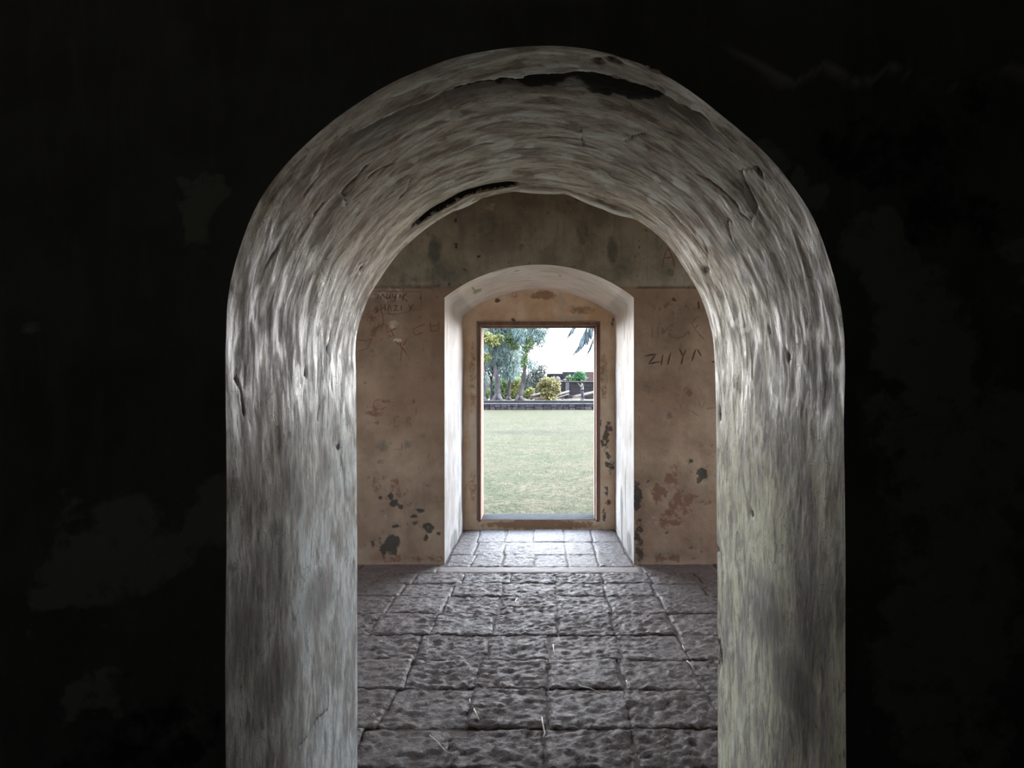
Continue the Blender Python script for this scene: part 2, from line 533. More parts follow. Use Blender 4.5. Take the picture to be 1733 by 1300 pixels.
M['faint'] = mat_simple('faint_scratch', (0.15, 0.105, 0.08), (0.20, 0.14, 0.105), 40, 0.9, 0.1)
M['straw'] = mat_simple('dry_straw', (0.62, 0.56, 0.45), (0.78, 0.73, 0.62), 30, 0.5, 0.5, 0.1, 0.002)

# ------------------------------------------------------------------ the round arch: its outline on both faces of the thick wall
#---OUTLINE---
Y1, Y2 = 1.78, 3.05           # near and far face of the arch wall (metres from the eye)
YB, YR, YO = 6.65, 8.30, 8.70 # back wall face, end of the door recess, outer face
FPX, VX, VY = 1300.0, 910.0, 660.0
def X_(px, d): return (px - VX) * d / FPX
def Z_(py, d): return 1.5 + (VY - py) * d / FPX
NEAR = [(382, 1300), (382, 1100), (383, 900), (383, 760), (382, 658), (382, 614), (383, 568), (384, 508), (388, 482), (400, 434), (410, 404), (427, 360), (434, 345),
        (465, 300), (499, 261), (531, 231), (562, 203), (625, 161), (661, 139), (698, 124), (736, 108), (771, 96), (807, 88.5), (843, 83), (878, 78.7), (920, 77.3),
        (959, 78.2), (981, 81.6), (1009, 85), (1044, 94.6), (1073, 103), (1106, 117), (1139, 134), (1165, 153), (1191, 171), (1229, 203), (1266, 231), (1308, 272),
        (1347, 322), (1373, 361), (1389, 398), (1406, 447), (1419, 496), (1428, 556), (1430, 634), (1427, 703), (1429, 797), (1431, 1000), (1432, 1300)]
FAR = [(605, 1298), (604.5, 1100), (604, 900), (603, 700), (601.5, 620), (600.7, 584), (604, 560), (615, 524.6), (626, 498), (638, 481), (664, 440), (690, 412.5), (728, 381.5),
       (761, 361), (800, 341), (828, 332.6), (852, 327), (880, 323.5), (909, 322.5), (951, 325.7), (974, 331.6), (1002, 341.7), (1045, 357), (1078, 372), (1116, 399),
       (1141, 427), (1166, 467), (1182, 493), (1197, 531), (1208, 577), (1210, 615), (1212, 700), (1214, 1000), (1215, 1298)]
NS = 760
def outline(pix, d):
    p = [(X_(a, d), Z_(b, d)) for a, b in pix]
    p[0] = (p[0][0], p[0][1]); p[-1] = (p[-1][0], p[-1][1])
    if p[0][1] > 0.001: p = [(p[0][0], 0.0)] + p + [(p[-1][0], 0.0)]
    p = np.array(p)
    p = np.vstack([[p[0][0], -0.05], p, [p[-1][0], -0.05]])
    L = np.r_[0, np.cumsum(np.linalg.norm(np.diff(p, axis=0), axis=1))]
    q = np.linspace(0, L[-1], 4000)
    r = np.stack([np.interp(q, L, p[:, 0]), np.interp(q, L, p[:, 1])], 1)
    k = np.hanning(121); k /= k.sum()                      # soften the corners of the traced line
    e = np.pad(r, ((60, 60), (0, 0)), mode='reflect', reflect_type='odd')
    r = np.stack([np.convolve(e[:, c], k, 'valid') for c in (0, 1)], 1)
    L = np.r_[0, np.cumsum(np.linalg.norm(np.diff(r, axis=0), axis=1))]
    q = np.linspace(0, L[-1], NS)
    return np.stack([np.interp(q, L, r[:, 0]), np.interp(q, L, r[:, 1])], 1), L[-1]
near_xz, near_len = outline(NEAR, Y1)
far_xz, far_len = outline(FAR, Y2)
ARC = 0.5 * (near_len + far_len)
#---END---

# features on the lining, in (s metres along the arc from the left foot, y metres of depth)
FEAT = {'crack_front': [[2.076, 1.971], [2.113, 1.952], [2.178, 1.911], [2.214, 1.875], [2.251, 1.901], [2.316, 1.92], [2.374, 1.936], [2.432, 1.942], [2.49, 1.949], [2.519, 1.942], [2.599, 1.949], [2.664, 1.946], [2.715, 1.958], [2.81, 1.949], [2.853, 1.936], [2.897, 1.904], [2.94, 1.898], [2.977, 1.904], [3.02, 1.898], [3.056, 1.888], [3.1, 1.882], [3.129, 1.885], [3.173, 1.863], [3.202, 1.853], [3.238, 1.875], [3.267, 1.879], [3.303, 1.888], [3.361, 1.895]], 'band_low': [[2.519, 1.946], [2.585, 1.974], [2.664, 2.0], [2.715, 2.022], [2.759, 2.057], [2.817, 2.025], [2.853, 1.984], [2.882, 2.012], [2.904, 2.022], [2.955, 2.022], [3.006, 2.022], [3.049, 1.993], [3.071, 1.952], [3.1, 1.885]], 'crack_rim': [[2.222, 2.926], [2.287, 2.955], [2.338, 2.948], [2.396, 2.961], [2.461, 2.948], [2.512, 2.961], [2.577, 2.974], [2.628, 2.977], [2.686, 2.97], [2.715, 2.961]], 'pale': [[2.65, 2.445, 0.036, 0.083], [2.606, 2.741, 0.08, 0.076], [2.795, 2.83, 0.051, 0.039], [2.998, 2.684, 0.051, 0.057], [2.744, 2.49, 0.012, 0.019], [2.853, 2.474, 0.036, 0.035], [2.868, 2.598, 0.022, 0.025], [2.926, 2.318, 0.029, 0.022], [2.839, 2.267, 0.015, 0.016], [3.042, 2.13, 0.022, 0.022], [3.1, 2.095, 0.029, 0.041], [3.078, 2.251, 0.022, 0.045], [3.238, 2.324, 0.036, 0.083], [3.173, 2.461, 0.015, 0.032], [3.209, 2.493, 0.015, 0.022], [3.194, 2.684, 0.021, 0.041], [2.751, 1.875, 0.022, 0.028], [2.795, 1.888, 0.029, 0.023], [2.57, 2.076, 0.022, 0.016], [2.534, 2.121, 0.029, 0.032], [2.439, 2.172, 0.029, 0.036], [2.374, 2.302, 0.022, 0.038], [2.643, 2.397, 0.029, 0.036], [3.1, 1.872, 0.022, 0.025], [3.18, 1.84, 0.015, 0.023], [3.724, 2.643, 0.022, 0.101], [3.761, 2.592, 0.015, 0.073], [2.911, 1.891, 0.044, 0.028], [2.969, 1.799, 0.022, 0.016], [2.839, 1.86, 0.029, 0.02], [2.272, 2.324, 0.015, 0.061], [2.142, 2.257, 0.022, 0.061], [3.405, 2.592, 0.036, 0.086]], 'dull': [[1.953, 1.968, 0.015, 0.032], [1.554, 1.834, 0.036, 0.038], [1.27, 1.888, 0.022, 0.019], [1.263, 2.181, 0.08, 0.07], [1.212, 2.312, 0.051, 0.047], [1.336, 1.955, 0.094, 0.048], [1.546, 1.825, 0.044, 0.035], [1.292, 2.598, 0.08, 0.06], [3.594, 2.232, 0.029, 0.07], [3.601, 2.429, 0.029, 0.061], [3.499, 2.397, 0.029, 0.112], [3.928, 1.965, 0.065, 0.06], [1.924, 1.996, 0.044, 0.044], [1.06, 1.993, 0.094, 0.14], [0.929, 1.917, 0.116, 0.143], [0.748, 2.13, 0.102, 0.21], [0.871, 2.525, 0.101, 0.184], [4.654, 2.375, 0.13, 0.198], [4.566, 1.971, 0.138, 0.115], [4.792, 2.159, 0.102, 0.226], [3.405, 2.047, 0.051, 0.109], [3.732, 1.879, 0.08, 0.058], [3.63, 1.783, 0.044, 0.032]], 'lines': [[[3.354, 1.968], [3.361, 1.933], [3.376, 1.875], [3.39, 1.882], [3.427, 1.923]], [[3.354, 1.968], [3.405, 2.016], [3.441, 2.031], [3.463, 2.079], [3.47, 2.13], [3.434, 2.162]], [[3.361, 2.06], [3.361, 2.022], [3.383, 2.031], [3.398, 2.057], [3.376, 2.089]], [[3.434, 2.261], [3.419, 2.27], [3.434, 2.312], [3.477, 2.359]], [[3.267, 2.194], [3.31, 2.168], [3.361, 2.149], [3.412, 2.14]], [[3.347, 2.636], [3.412, 2.62], [3.456, 2.658], [3.499, 2.741]], [[1.931, 1.984], [1.917, 1.987], [1.888, 1.971], [1.866, 1.958]], [[2.011, 2.697], [2.047, 2.783], [2.076, 2.764]], [[1.996, 2.773], [2.04, 2.811], [2.091, 2.808]], [[2.076, 1.968], [2.134, 1.968], [2.178, 1.917]], [[2.134, 2.251], [2.156, 2.143], [2.207, 2.14], [2.251, 2.127]], [[2.897, 2.283], [2.911, 2.464]], [[3.085, 2.082], [3.129, 2.073], [3.173, 2.051]], [[3.035, 2.286], [3.049, 2.222], [3.078, 2.162], [3.114, 2.146]], [[2.055, 2.092], [2.091, 2.101]], [[2.236, 2.203], [2.272, 2.2], [2.316, 2.232]], [[1.757, 2.674], [1.692, 2.655]], [[1.604, 2.397], [1.568, 2.337]], [[1.51, 2.569], [1.452, 2.534]], [[1.575, 1.844], [1.546, 1.888], [1.488, 1.898]], [[1.336, 2.795], [1.241, 2.856]], [[3.84, 2.191], [3.87, 2.168]], [[3.84, 2.547], [3.92, 2.541]], [[0.457, 2.63], [0.479, 2.49], [0.465, 2.394], [0.472, 2.327]], [[2.345, 2.442], [2.309, 2.509], [2.272, 2.531]], [[3.158, 2.69], [3.223, 2.662], [3.31, 2.694]], [[3.289, 2.716], [3.369, 2.684], [3.412, 2.687]], [[2.447, 2.117], [2.49, 2.121], [2.526, 2.162]], [[2.766, 2.426], [2.839, 2.401], [2.911, 2.394]]], 'holes': [[2.004, 2.76, 0.012, 0.026], [3.507, 2.792, 0.015, 0.045], [1.692, 2.655, 0.014, 0.016], [1.604, 2.404, 0.015, 0.019], [1.343, 2.799, 0.015, 0.032], [4.37, 2.557, 0.014, 0.023], [3.383, 1.885, 0.012, 0.013], [3.87, 2.168, 0.012, 0.01], [4.995, 3.021, 0.073, 0.041], [3.782, 2.337, 0.014, 0.01], [3.042, 1.78, 0.015, 0.01], [2.948, 1.809, 0.021, 0.013], [2.911, 1.834, 0.014, 0.013], [4.588, 3.044, 0.014, 0.029], [4.051, 2.99, 0.029, 0.02]], 'lips': [[2.781, 0.11, 0.012], [3.013, 0.14, 0.014], [2.476, 0.06, 0.008], [3.107, 0.07, 0.006]]}

NV = 230
vv = np.linspace(0, 1, NV)
ss = np.linspace(0, 1, NS)
S2, V2 = np.meshgrid(ss, vv, indexing='ij')
px = near_xz[:, None, 0] * (1 - V2) + far_xz[:, None, 0] * V2
pz = near_xz[:, None, 1] * (1 - V2) + far_xz[:, None, 1] * V2
py = Y1 + (Y2 - Y1) * V2
tx = np.gradient(px, axis=0); tz = np.gradient(pz, axis=0)
tl = np.sqrt(tx ** 2 + tz ** 2)
onx, onz = -tz / tl, tx / tl                       # points out of the opening, into the masonry
sm = (S2 * ARC).ravel(); ym = py.ravel()
sy = np.stack([sm, ym], 1)
p3 = np.stack([sm, ym, np.zeros_like(sm)], 1)
out = np.zeros(len(sm))
out += 0.010 * fbm(p3 * 3.0, 3, 1)
out += 0.0030 * fbm(p3 * np.array([5.0, 14.0, 1]), 4, 2)
out += 0.0012 * fbm(p3 * np.array([26.0, 45.0, 1]), 3, 5)
out *= (0.25 + 0.75 * sstep(0, 0.06, ym - Y1)) * (0.35 + 0.65 * sstep(0, 0.05, Y2 - ym))
def fline(key):
    a = np.array(FEAT[key]); a = a[np.argsort(a[:, 0])]
    return a
c1 = fline('crack_front'); c1y = np.interp(sm, c1[:, 0], c1[:, 1])
c1y = c1y + 0.016 * fbm(p3 * np.array([14.0, 0, 0]), 4, 9, 0.6) + 0.010 * fbm(p3 * np.array([55.0, 0, 0]), 3, 29)
in1 = sstep(c1[0, 0], c1[0, 0] + 0.25, sm) * (1 - sstep(c1[-1, 0] - 0.2, c1[-1, 0], sm))
low = fline('band_low'); lowy = np.interp(sm, low[:, 0], low[:, 1]) + 0.05 * fbm(p3 * np.array([16.0, 9.0, 0]), 4, 10, 0.6)
inb = ((sm > low[0, 0]) & (sm < low[-1, 0])).astype(float)
behind = ym - c1y
depth1 = 0.010 + 0.012 * inb
out += in1 * depth1 * sstep(-0.003, 0.006, behind) * np.exp(-np.clip(behind, 0, None) / 0.10)
mould_shade = inb * sstep(-0.006, 0.004, behind) * (1 - sstep(-0.030, 0.030, ym - lowy)) * 0.95  # cavity black: mould and shade together in the colour
mould_shade = np.maximum(mould_shade, in1 * sstep(-0.004, 0.001, behind) * (1 - sstep(0.006, 0.016, behind)) * 0.9)
brown = in1 * sstep(0.0, 0.02, behind) * (1 - sstep(0.07, 0.19, behind)) * 0.75
c2 = fline('crack_rim'); c2y = np.interp(sm, c2[:, 0], c2[:, 1]) + 0.012 * fbm(p3 * np.array([16.0, 0, 0]), 3, 19)
in2 = sstep(c2[0, 0] - 0.03, c2[0, 0] + 0.10, sm) * (1 - sstep(c2[-1, 0] - 0.08, c2[-1, 0] + 0.03, sm))
b2 = c2y - ym
out += in2 * 0.030 * sstep(-0.004, 0.004, b2) * np.exp(-np.clip(b2, 0, None) / 0.055)
mould_shade = np.maximum(mould_shade, in2 * sstep(-0.006, 0.0, b2) * (1 - sstep(0.015, 0.05, b2)))
brown = np.maximum(brown, in2 * sstep(0, 0.02, b2) * (1 - sstep(0.05, 0.13, b2)) * 0.7)
wob1 = sy + 0.02 * np.stack([fbm(p3 * 12, 3, 15), fbm(p3 * 12, 3, 16)], 1)
wob2 = sy + 0.006 * np.stack([fbm(p3 * 30, 2, 11), fbm(p3 * 30, 2, 12)], 1)
broken = 0.45 + 0.55 * sstep(-0.3, 0.2, fbm(p3 * 14, 2, 13))
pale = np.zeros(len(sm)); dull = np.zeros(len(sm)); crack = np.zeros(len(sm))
for (a, b, ra, rb) in FEAT['pale']:  # glints on the raised flakes, painted as pale patches
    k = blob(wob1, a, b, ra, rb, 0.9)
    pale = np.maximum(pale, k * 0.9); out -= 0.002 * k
for (a, b, ra, rb) in FEAT['dull']:
    dull = np.maximum(dull, blob(sy, a, b, ra, rb, 0.7) * 0.8)
for ln in FEAT['lines']:
    d = seg_dist(wob2, ln)
    k = (1 - sstep(0.0015, 0.0065, d)) * broken
    crack = np.maximum(crack, k); out += 0.004 * k
for (a, b, ra, rb) in FEAT['holes']:
    k = blob(sy, a, b, ra, rb, 0.4)
    mould_shade = np.maximum(mould_shade, k * 0.62); out += 0.006 * k
# lips of plaster left hanging on the far rim
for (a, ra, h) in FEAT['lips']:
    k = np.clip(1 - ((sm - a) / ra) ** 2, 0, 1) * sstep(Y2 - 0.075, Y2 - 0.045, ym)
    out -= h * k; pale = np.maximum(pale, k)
mould_shade = mould_shade * (1 - pale * 0.8)
vault = sstep(1.55, 2.05, pz.ravel() + 0.1 * fbm(p3 * 3, 3, 33))
light_tint = sstep(0.45, 0.75, S2.ravel()) * (1 - 0.3 * fbm(p3 * 2, 2, 31))  # mask for the light tint painted towards the right jamb
ox = px.ravel() + onx.ravel() * out
oz = pz.ravel() + onz.ravel() * out
lin_v = np.stack([ox, ym, oz], 1)
wall_front = tag(empty('wall_front', (0, Y1, 0)), kind='structure')
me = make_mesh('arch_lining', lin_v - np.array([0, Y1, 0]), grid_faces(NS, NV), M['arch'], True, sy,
               {'marks': np.stack([mould_shade, brown, pale], 1), 'marks2': np.stack([crack, light_tint, dull], 1), 'marks3': np.stack([vault, vault, vault], 1)})
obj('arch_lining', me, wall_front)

# both faces of the arch wall, rings from the arch edge out to a rectangle
def arch_face(edge, y, sign, half, top, nr, relief):
    n = len(edge)
    c = np.array([0.0, 1.55])
    ang = edge - c
    tgt = np.empty_like(edge)
    for i, (ex, ez) in enumerate(edge):
        if ez < 1.5:
            tgt[i] = (math.copysign(half, ex), ez)
        else:
            dx, dz = ex, ez - 1.5
            k = min(half / max(abs(dx), 1e-6), (top - 1.5) / max(dz, 1e-6))
            tgt[i] = (dx * k, 1.5 + dz * k)
    t = (np.linspace(0, 1, nr) ** 1.5)[None, :, None]
    g = edge[:, None, :] * (1 - t) + tgt[:, None, :] * t
    V = np.stack([g[..., 0], np.full(g.shape[:2], y), g[..., 1]], 2).reshape(-1, 3)
    t2 = np.broadcast_to(t[..., 0], g.shape[:2]).ravel()
    mo, pl, br = np.zeros(len(V)), np.zeros(len(V)), np.zeros(len(V))
    if relief:
        q = V[:, [0, 2]]
        wq = q + 0.16 * np.stack([fbm(V * 5, 5, 41, 0.6), fbm(V * 5, 5, 42, 0.6)], 1)
        proud = 0.006 * fbm(V * 5, 4, 21) + 0.003 * fbm(V * 25, 3, 22)
        # scalloped lower edge of an upper coat of plaster, upper right
        lip = np.array([(X_(u_, Y1), Z_(v_, Y1)) for u_, v_ in ((1180, 60), (1340, 150), (1392, 118), (1410, 128), (1435, 146), (1470, 142), (1505, 118), (1525, 138), (1545, 130), (1565, 148), (1600, 156), (1635, 152), (1655, 128), (1675, 132), (1690, 112), (1705, 128), (1733, 134), (1760, 120), (1800, 140), (2600, 140))])
        lz = np.interp(q[:, 0], lip[:, 0], lip[:, 1])
        above = sstep(-0.004, 0.006, wq[:, 1] * 0.15 + q[:, 1] * 0.85 - lz) * sstep(0.35, 0.55, q[:, 0])
        proud += 0.016 * above
        br = np.maximum(br, above * (1 - sstep(0.004, 0.014, q[:, 1] - lz)) * 0.7)  # light caught along the rim of the coat, painted pale
        for (a, b, ra, rb, h) in ((0.51, 2.02, .075, .09, .010), (0.80, 1.80, .10, .13, .008), (0.86, 1.62, .13, .20, .010), (1.0, 1.35, .22, .18, .008), (1.15, 1.75, .09, .12, .008),
                                  (0.95, 0.95, .20, .35, .006), (0.62, 1.95, .05, .06, .006), (-0.78, 1.92, .035, .06, .010), (-0.95, 1.15, .16, .12, .004), (-0.72, 1.22, .10, .10, .004),
                                  (-1.05, 1.08, .13, .10, .005), (-1.02, 0.80, .07, .06, .004)):
            k = blob(wq, a, b, ra, rb, 0.15)
            proud += h * k; pl = np.maximum(pl, blob(wq, a, b, ra, rb, 0.5) * 0.75)
        for (a, b, ra, rb) in ((0.85, 2.08, .22, .09), (0.98, 1.90, .12, .12), (0.62, 1.50, .05, .25), (0.60, 1.05, .07, .35), (1.02, 1.25, .06, .05), (-0.9, 0.55, .2, .25)):
            k = blob(wq, a, b, ra, rb, 0.4)
            proud -= 0.006 * k; mo = np.maximum(mo, k * 0.6)
        k = blob(q, -1.184, 1.643, 0.010, 0.014, 0.3)          # a small chip left of the arch
        proud += 0.014 * k; br = np.maximum(br, k)
        V[:, 1] -= proud * sstep(0.0, 0.03, t2) * sign
    return V, grid_faces(n, nr, sign < 0), np.stack([mo, br, pl], 1)
edge_n = np.stack([ox.reshape(NS, NV)[:, 0], oz.reshape(NS, NV)[:, 0]], 1)
edge_f = np.stack([ox.reshape(NS, NV)[:, -1], oz.reshape(NS, NV)[:, -1]], 1)
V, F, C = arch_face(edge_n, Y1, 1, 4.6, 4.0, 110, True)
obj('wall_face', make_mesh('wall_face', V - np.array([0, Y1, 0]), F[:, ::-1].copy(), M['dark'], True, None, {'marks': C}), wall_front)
V, F, C = arch_face(edge_f, Y2, -1, 4.6, 4.0, 12, False)
obj('rear_face', make_mesh('rear_face', V - np.array([0, Y1, 0]), F[:, ::-1].copy(), M['back'], True, None, {'marks': C * 0, 'marks2': C * 0}), wall_front)

# ------------------------------------------------------------------ back wall with the door recess
RX0, RX1 = -0.806, 0.832       # recess jambs
RSP, RCR = 2.30, 2.585         # springing and crown of its flat arch
def seg_arch(x):
    h = (RX1 - RX0) / 2; c = (RX0 + RX1) / 2; r = RCR - RSP
    R = (h * h + r * r) / (2 * r)
    return RCR - R + np.sqrt(np.maximum(R * R - (x - c) ** 2, 0))
wall_back = tag(empty('wall_back', (0, YB, 0)), kind='structure')
def spaced(a, b, step): return np.linspace(a, b, max(2, int(round(abs(b - a) / step)) + 1))
zs = np.unique(np.r_[spaced(-0.05, 3.3, 0.016), spaced(3.3, 4.0, 0.15), RSP])
def panel(xs, zfun):
    n = len(xs); m = len(zs)
    g = np.empty((n, m, 2))
    for i, x in enumerate(xs):
        lo = zfun(x)
        g[i, :, 0] = x
        g[i, :, 1] = lo + (zs - zs[0]) * (4.0 - lo) / (4.0 - zs[0])
    return g.reshape(-1, 2), n, m
allv, allf, off = [], [], 0
for xs, zf in ((np.unique(np.r_[spaced(-4.6, -1.8, 0.2), spaced(-1.8, RX0, 0.016)]), lambda x: -0.05),
               (spaced(RX0, RX1, 0.016), lambda x: float(seg_arch(np.array(x)))),
               (np.unique(np.r_[spaced(RX1, 1.8, 0.016), spaced(1.8, 4.6, 0.2)]), lambda x: -0.05)):
    g, n, m = panel(xs, zf)
    allv.append(g); allf.append(grid_faces(n, m, False, off)); off += len(g)
q = np.vstack(allv); F = np.vstack(allf)
P3 = np.stack([q[:, 0], np.zeros(len(q)), q[:, 1]], 1)
wq = q + 0.02 * np.stack([fbm(P3 * 14, 3, 51), fbm(P3 * 14, 3, 52)], 1)
def bw(pxx, pyy): return X_(pxx, YB), Z_(pyy, YB)
mo, br, pl, gr, cr = [np.zeros(len(q)) for _ in range(5)]
def spot(arr, pxx, pyy, rx, ry, amp=0.9, soft=0.6):
    a, b = bw(pxx, pyy)
    np.maximum(arr, amp * blob(wq, a, b, rx * YB / FPX, ry * YB / FPX, soft), out=arr)
for s_ in ((664, 923, 14, 20), (654, 930, 10, 12), (645, 842, 5, 4), (662, 841, 6, 5), (667, 852, 8, 6), (676, 858, 5, 5), (670, 892, 9, 3), (693, 855, 6, 5, .62), (700, 873, 7, 4),
           (712, 863, 9, 4), (703, 886, 6, 5, .75), (726, 893, 11, 9, .8), (720, 910, 6, 7, .75), (744, 905, 5, 5, .62), (640, 918, 14, 12, .5),
           (1189, 804, 11, 12), (1184, 812, 8, 8), (1167, 781, 8, 5, .6), (1079, 840, 9, 30, .75), (1080, 905, 8, 30, .7), (1083, 935, 10, 22, .7), (1191, 934, 9, 5, .6), (1170, 927, 8, 4, .6),
           (637, 440, 3, 4, .6), (771, 416, 4, 7, .8), (770, 374, 3, 6, .7), (811, 434, 3, 3, .8), (786, 458, 4, 4, .6), (760, 480, 5, 4, .7), (740, 502, 2, 2, .8), (712, 504, 3, 3, .6),
           (1080, 410, 2, 2, .8), (1081, 421, 2, 2, .8), (1080, 430, 3, 3, .7), (1140, 506, 7, 5, .5), (1098, 815, 3, 6, .5), (1128, 902, 4, 4, .55), (1186, 758, 2, 2, .8)):
    spot(mo, *s_)
for s_ in ((1138, 808, 13, 16), (1120, 832, 16, 16), (1152, 852, 24, 22), (1136, 875, 16, 16), (1125, 884, 8, 10), (1165, 842, 9, 12), (1108, 838, 8, 12), (660, 822, 36, 12, .6), (640, 815, 20, 10, .55),
           (1190, 850, 18, 4, .55), (1164, 664, 9, 9, .55), (680, 835, 12, 8, .5), (638, 700, 30, 25, .45), (1150, 520, 45, 12, .45), (1180, 548, 10, 10, .55), (645, 545, 26, 30, .45), (1140, 945, 60, 7, .55), (680, 948, 70, 6, .5)):
    spot(br, *(list(s_[:4]) + [0.72 * (s_[4] if len(s_) > 4 else 0.9) + 0.06]))
for s_ in ((735, 425, 12, 28, .8), (745, 470, 34, 26, .6), (690, 475, 30, 16, .55), (985, 395, 14, 26, .6), (1036, 425, 10, 28, .75), (1050, 460, 20, 20, .5), (960, 350, 30, 16, .5), (1135, 462, 8, 8, .6),
           (825, 380, 26, 30, .45), (900, 400, 40, 24, .4), (648, 756, 14, 12, .6), (690, 752, 12, 9, .55), (645, 782, 8, 6, .6), (1093, 657, 12, 14, .5), (1133, 702, 6, 9, .55), (715, 735, 14, 9, .4), (1186, 912, 6, 6, .5)):
    spot(gr, *s_)
for s_ in ((672, 575, 9, 4, .7), (683, 586, 7, 3, .6), (830, 350, 16, 9, .5), (660, 500, 50, 20, .45), (665, 548, 12, 14, .5), (655, 880, 22, 26, .35), (1110, 880, 12, 20, .4)):
    spot(pl, *s_)
up = sstep(2.39, 2.40, q[:, 1] + 0.004 * fbm(P3 * 5, 2, 61))
# the horizontal construction joint, fading out above the door recess
jz = np.interp(q[:, 0], [-1.7, -0.9, -0.7, 0.75, 0.9, 1.7], [2.392, 2.395, 2.400, 2.387, 2.389, 2.395])
jd = np.abs(q[:, 1] - jz + 0.003 * fbm(P3 * 20, 2, 62))
jk = (1 - sstep(0.002, 0.014, jd)) * np.where((q[:, 0] < -0.84) | (q[:, 0] > 0.86), 1, 0.12)
cr = np.maximum(cr, jk * 0.9)
rel = 0.006 * fbm(P3 * 3, 4, 55) + 0.002 * fbm(P3 * 20, 3, 56) - 0.010 * jk + 0.006 * up - 0.006 * mo - 0.008 * br
wall_q, wall_rel = q.copy(), rel.copy()
V = np.stack([q[:, 0], -rel, q[:, 1]], 1)
obj('wall_face', make_mesh('wall_face', V, F, M['back'], True, None, {'marks': np.stack([mo, br, pl], 1), 'marks2': np.stack([up, gr, cr], 1)}), wall_back)

# lining of the recess: jambs and flat vault in one skin
rz = spaced(-0.05, RSP, 0.04)
vx = spaced(RX0, RX1, 0.03)
prof = np.array([(RX0, z) for z in rz] + [(x, float(seg_arch(np.array(x)))) for x in vx[1:-1]] + [(RX1, z) for z in rz[::-1]])
pl_len = np.r_[0, np.cumsum(np.linalg.norm(np.diff(prof, axis=0), axis=1))]
ry = spaced(YB, YR + 0.01, 0.035)
g = np.empty((len(prof), len(ry), 3))
g[..., 0] = prof[:, None, 0]; g[..., 1] = ry[None, :]; g[..., 2] = prof[:, None, 1]
sl = np.broadcast_to(pl_len[:, None], g.shape[:2]).ravel(); yl = np.broadcast_to(ry[None], g.shape[:2]).ravel()
V = g.reshape(-1, 3).copy()
sq = np.stack([sl, yl], 1); s3 = np.stack([sl, yl, 0 * sl], 1)
mid = pl_len[-1] / 2
rel = 0.012 * fbm(s3 * np.array([2.5, 5, 1]), 4, 71) * sstep(0, 0.06, yl - YB)
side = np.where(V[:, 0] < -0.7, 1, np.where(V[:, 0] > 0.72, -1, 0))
V[:, 0] += rel * side
V[:, 2] -= np.where(side == 0, rel * 0.8, 0)
TL = pl_len[-1]
mo = np.zeros(len(V)); br = np.zeros(len(V))
for (a, b, ra, rb, amp) in ((2.0, 6.85, .20, .06, .7), (2.62, 7.35, .05, .10, .9), (2.60, 7.15, .02, .2, .7), (TL - 2.12, 7.35, .12, .10, .8), (TL - 1.9, 7.1, .2, .08, .7), (TL - 1.6, 7.5, .25, .08, .6), (TL - 2.2, 8.2, .15, .05, .8)):
    br = np.maximum(br, amp * blob(sq, a, b, ra, rb, 0.6))
for (a, b, ra, rb, amp) in ((0.25, 7.9, .28, .18, .6), (0.10, 7.4, .12, .4, .55), (0.55, 8.15, .2, .06, .6), (TL - 0.3, 7.6, .35, .12, .75), (TL - 0.6, 7.3, .25, .08, .7), (TL - 0.15, 7.0, .15, .25, .6),
                            (TL / 2 - 0.2, 6.9, .03, .03, .9), (TL / 2 - 0.36, 6.67, .16, .02, .7), (TL / 2 + 0.2, 7.2, .025, .025, .9), (TL - 1.1, 6.9, .12, .05, .5)):
    mo = np.maximum(mo, amp * blob(sq, a, b, ra, rb, 0.5))
V[:, 1] -= YB
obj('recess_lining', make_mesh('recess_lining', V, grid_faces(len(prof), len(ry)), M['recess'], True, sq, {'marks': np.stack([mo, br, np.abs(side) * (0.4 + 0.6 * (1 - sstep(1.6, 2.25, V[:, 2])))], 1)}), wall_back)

# thin wall closing the recess, with the door opening in it
DX0, DX1, DZ0, DZ1 = -0.612, 0.632, 0.095, 2.196
FW = 0.036
ix0, ix1, iz0, iz1 = DX0 - FW, DX1 + FW, DZ0 - 0.002, DZ1 + FW
verts, faces, off = [], [], 0
for (xa, xb, lo, hi) in ((RX0 - 0.02, ix0, -0.05, None), (ix1, RX1 + 0.02, -0.05, None), (ix0, ix1, iz1, None), (ix0, ix1, -0.05, iz0)):
    xs = spaced(xa, xb, 0.016); n = len(xs)
    m = 150 if hi is None and lo < 0 else 28
    for i, x in enumerate(xs):
        top = hi if hi is not None else float(seg_arch(np.array(min(max(x, RX0), RX1)))) + 0.012
        for z in np.linspace(lo, top, m): verts.append((x, 0.0, z))
    faces.append(grid_faces(n, m, False, off)); off += n * m
V = np.array(verts)
q = V[:, [0, 2]]
wq = q + 0.015 * np.stack([fbm(V * 16, 3, 81), fbm(V * 16, 3, 82)], 1)
mo, br, pl = [np.zeros(len(V)) for _ in range(3)]
def spot2(arr, pxx, pyy, rx, ry, amp=0.9):
    np.maximum(arr, amp * blob(wq, X_(pxx, YR), Z_(pyy, YR), rx * YR / FPX, ry * YR / FPX, 0.5), out=arr)
for s_ in ((843, 508, 4, 4), (1025, 745, 7, 22, .7), (1031, 725, 7, 12, .7), (1028, 780, 6, 18, .6), (1030, 850, 6, 5), (1022, 870, 4, 12, .7), (1034, 790, 6, 16, .65), (1036, 545, 3, 14, .6), (917, 489, 5, 2, .6), (1017, 715, 3, 6, .7), (868, 542, 4, 3, .6), (1026, 830, 5, 10, .6)):
    spot2(mo, *s_)
for s_ in ((920, 500, 26, 9, .7), (985, 525, 28, 9, .6), (800, 640, 8, 70, .5), (1022, 640, 8, 50, .55), (800, 820, 8, 40, .5), (915, 888, 110, 9, .75), (870, 500, 14, 8, .5)):
    spot2(br, *s_)
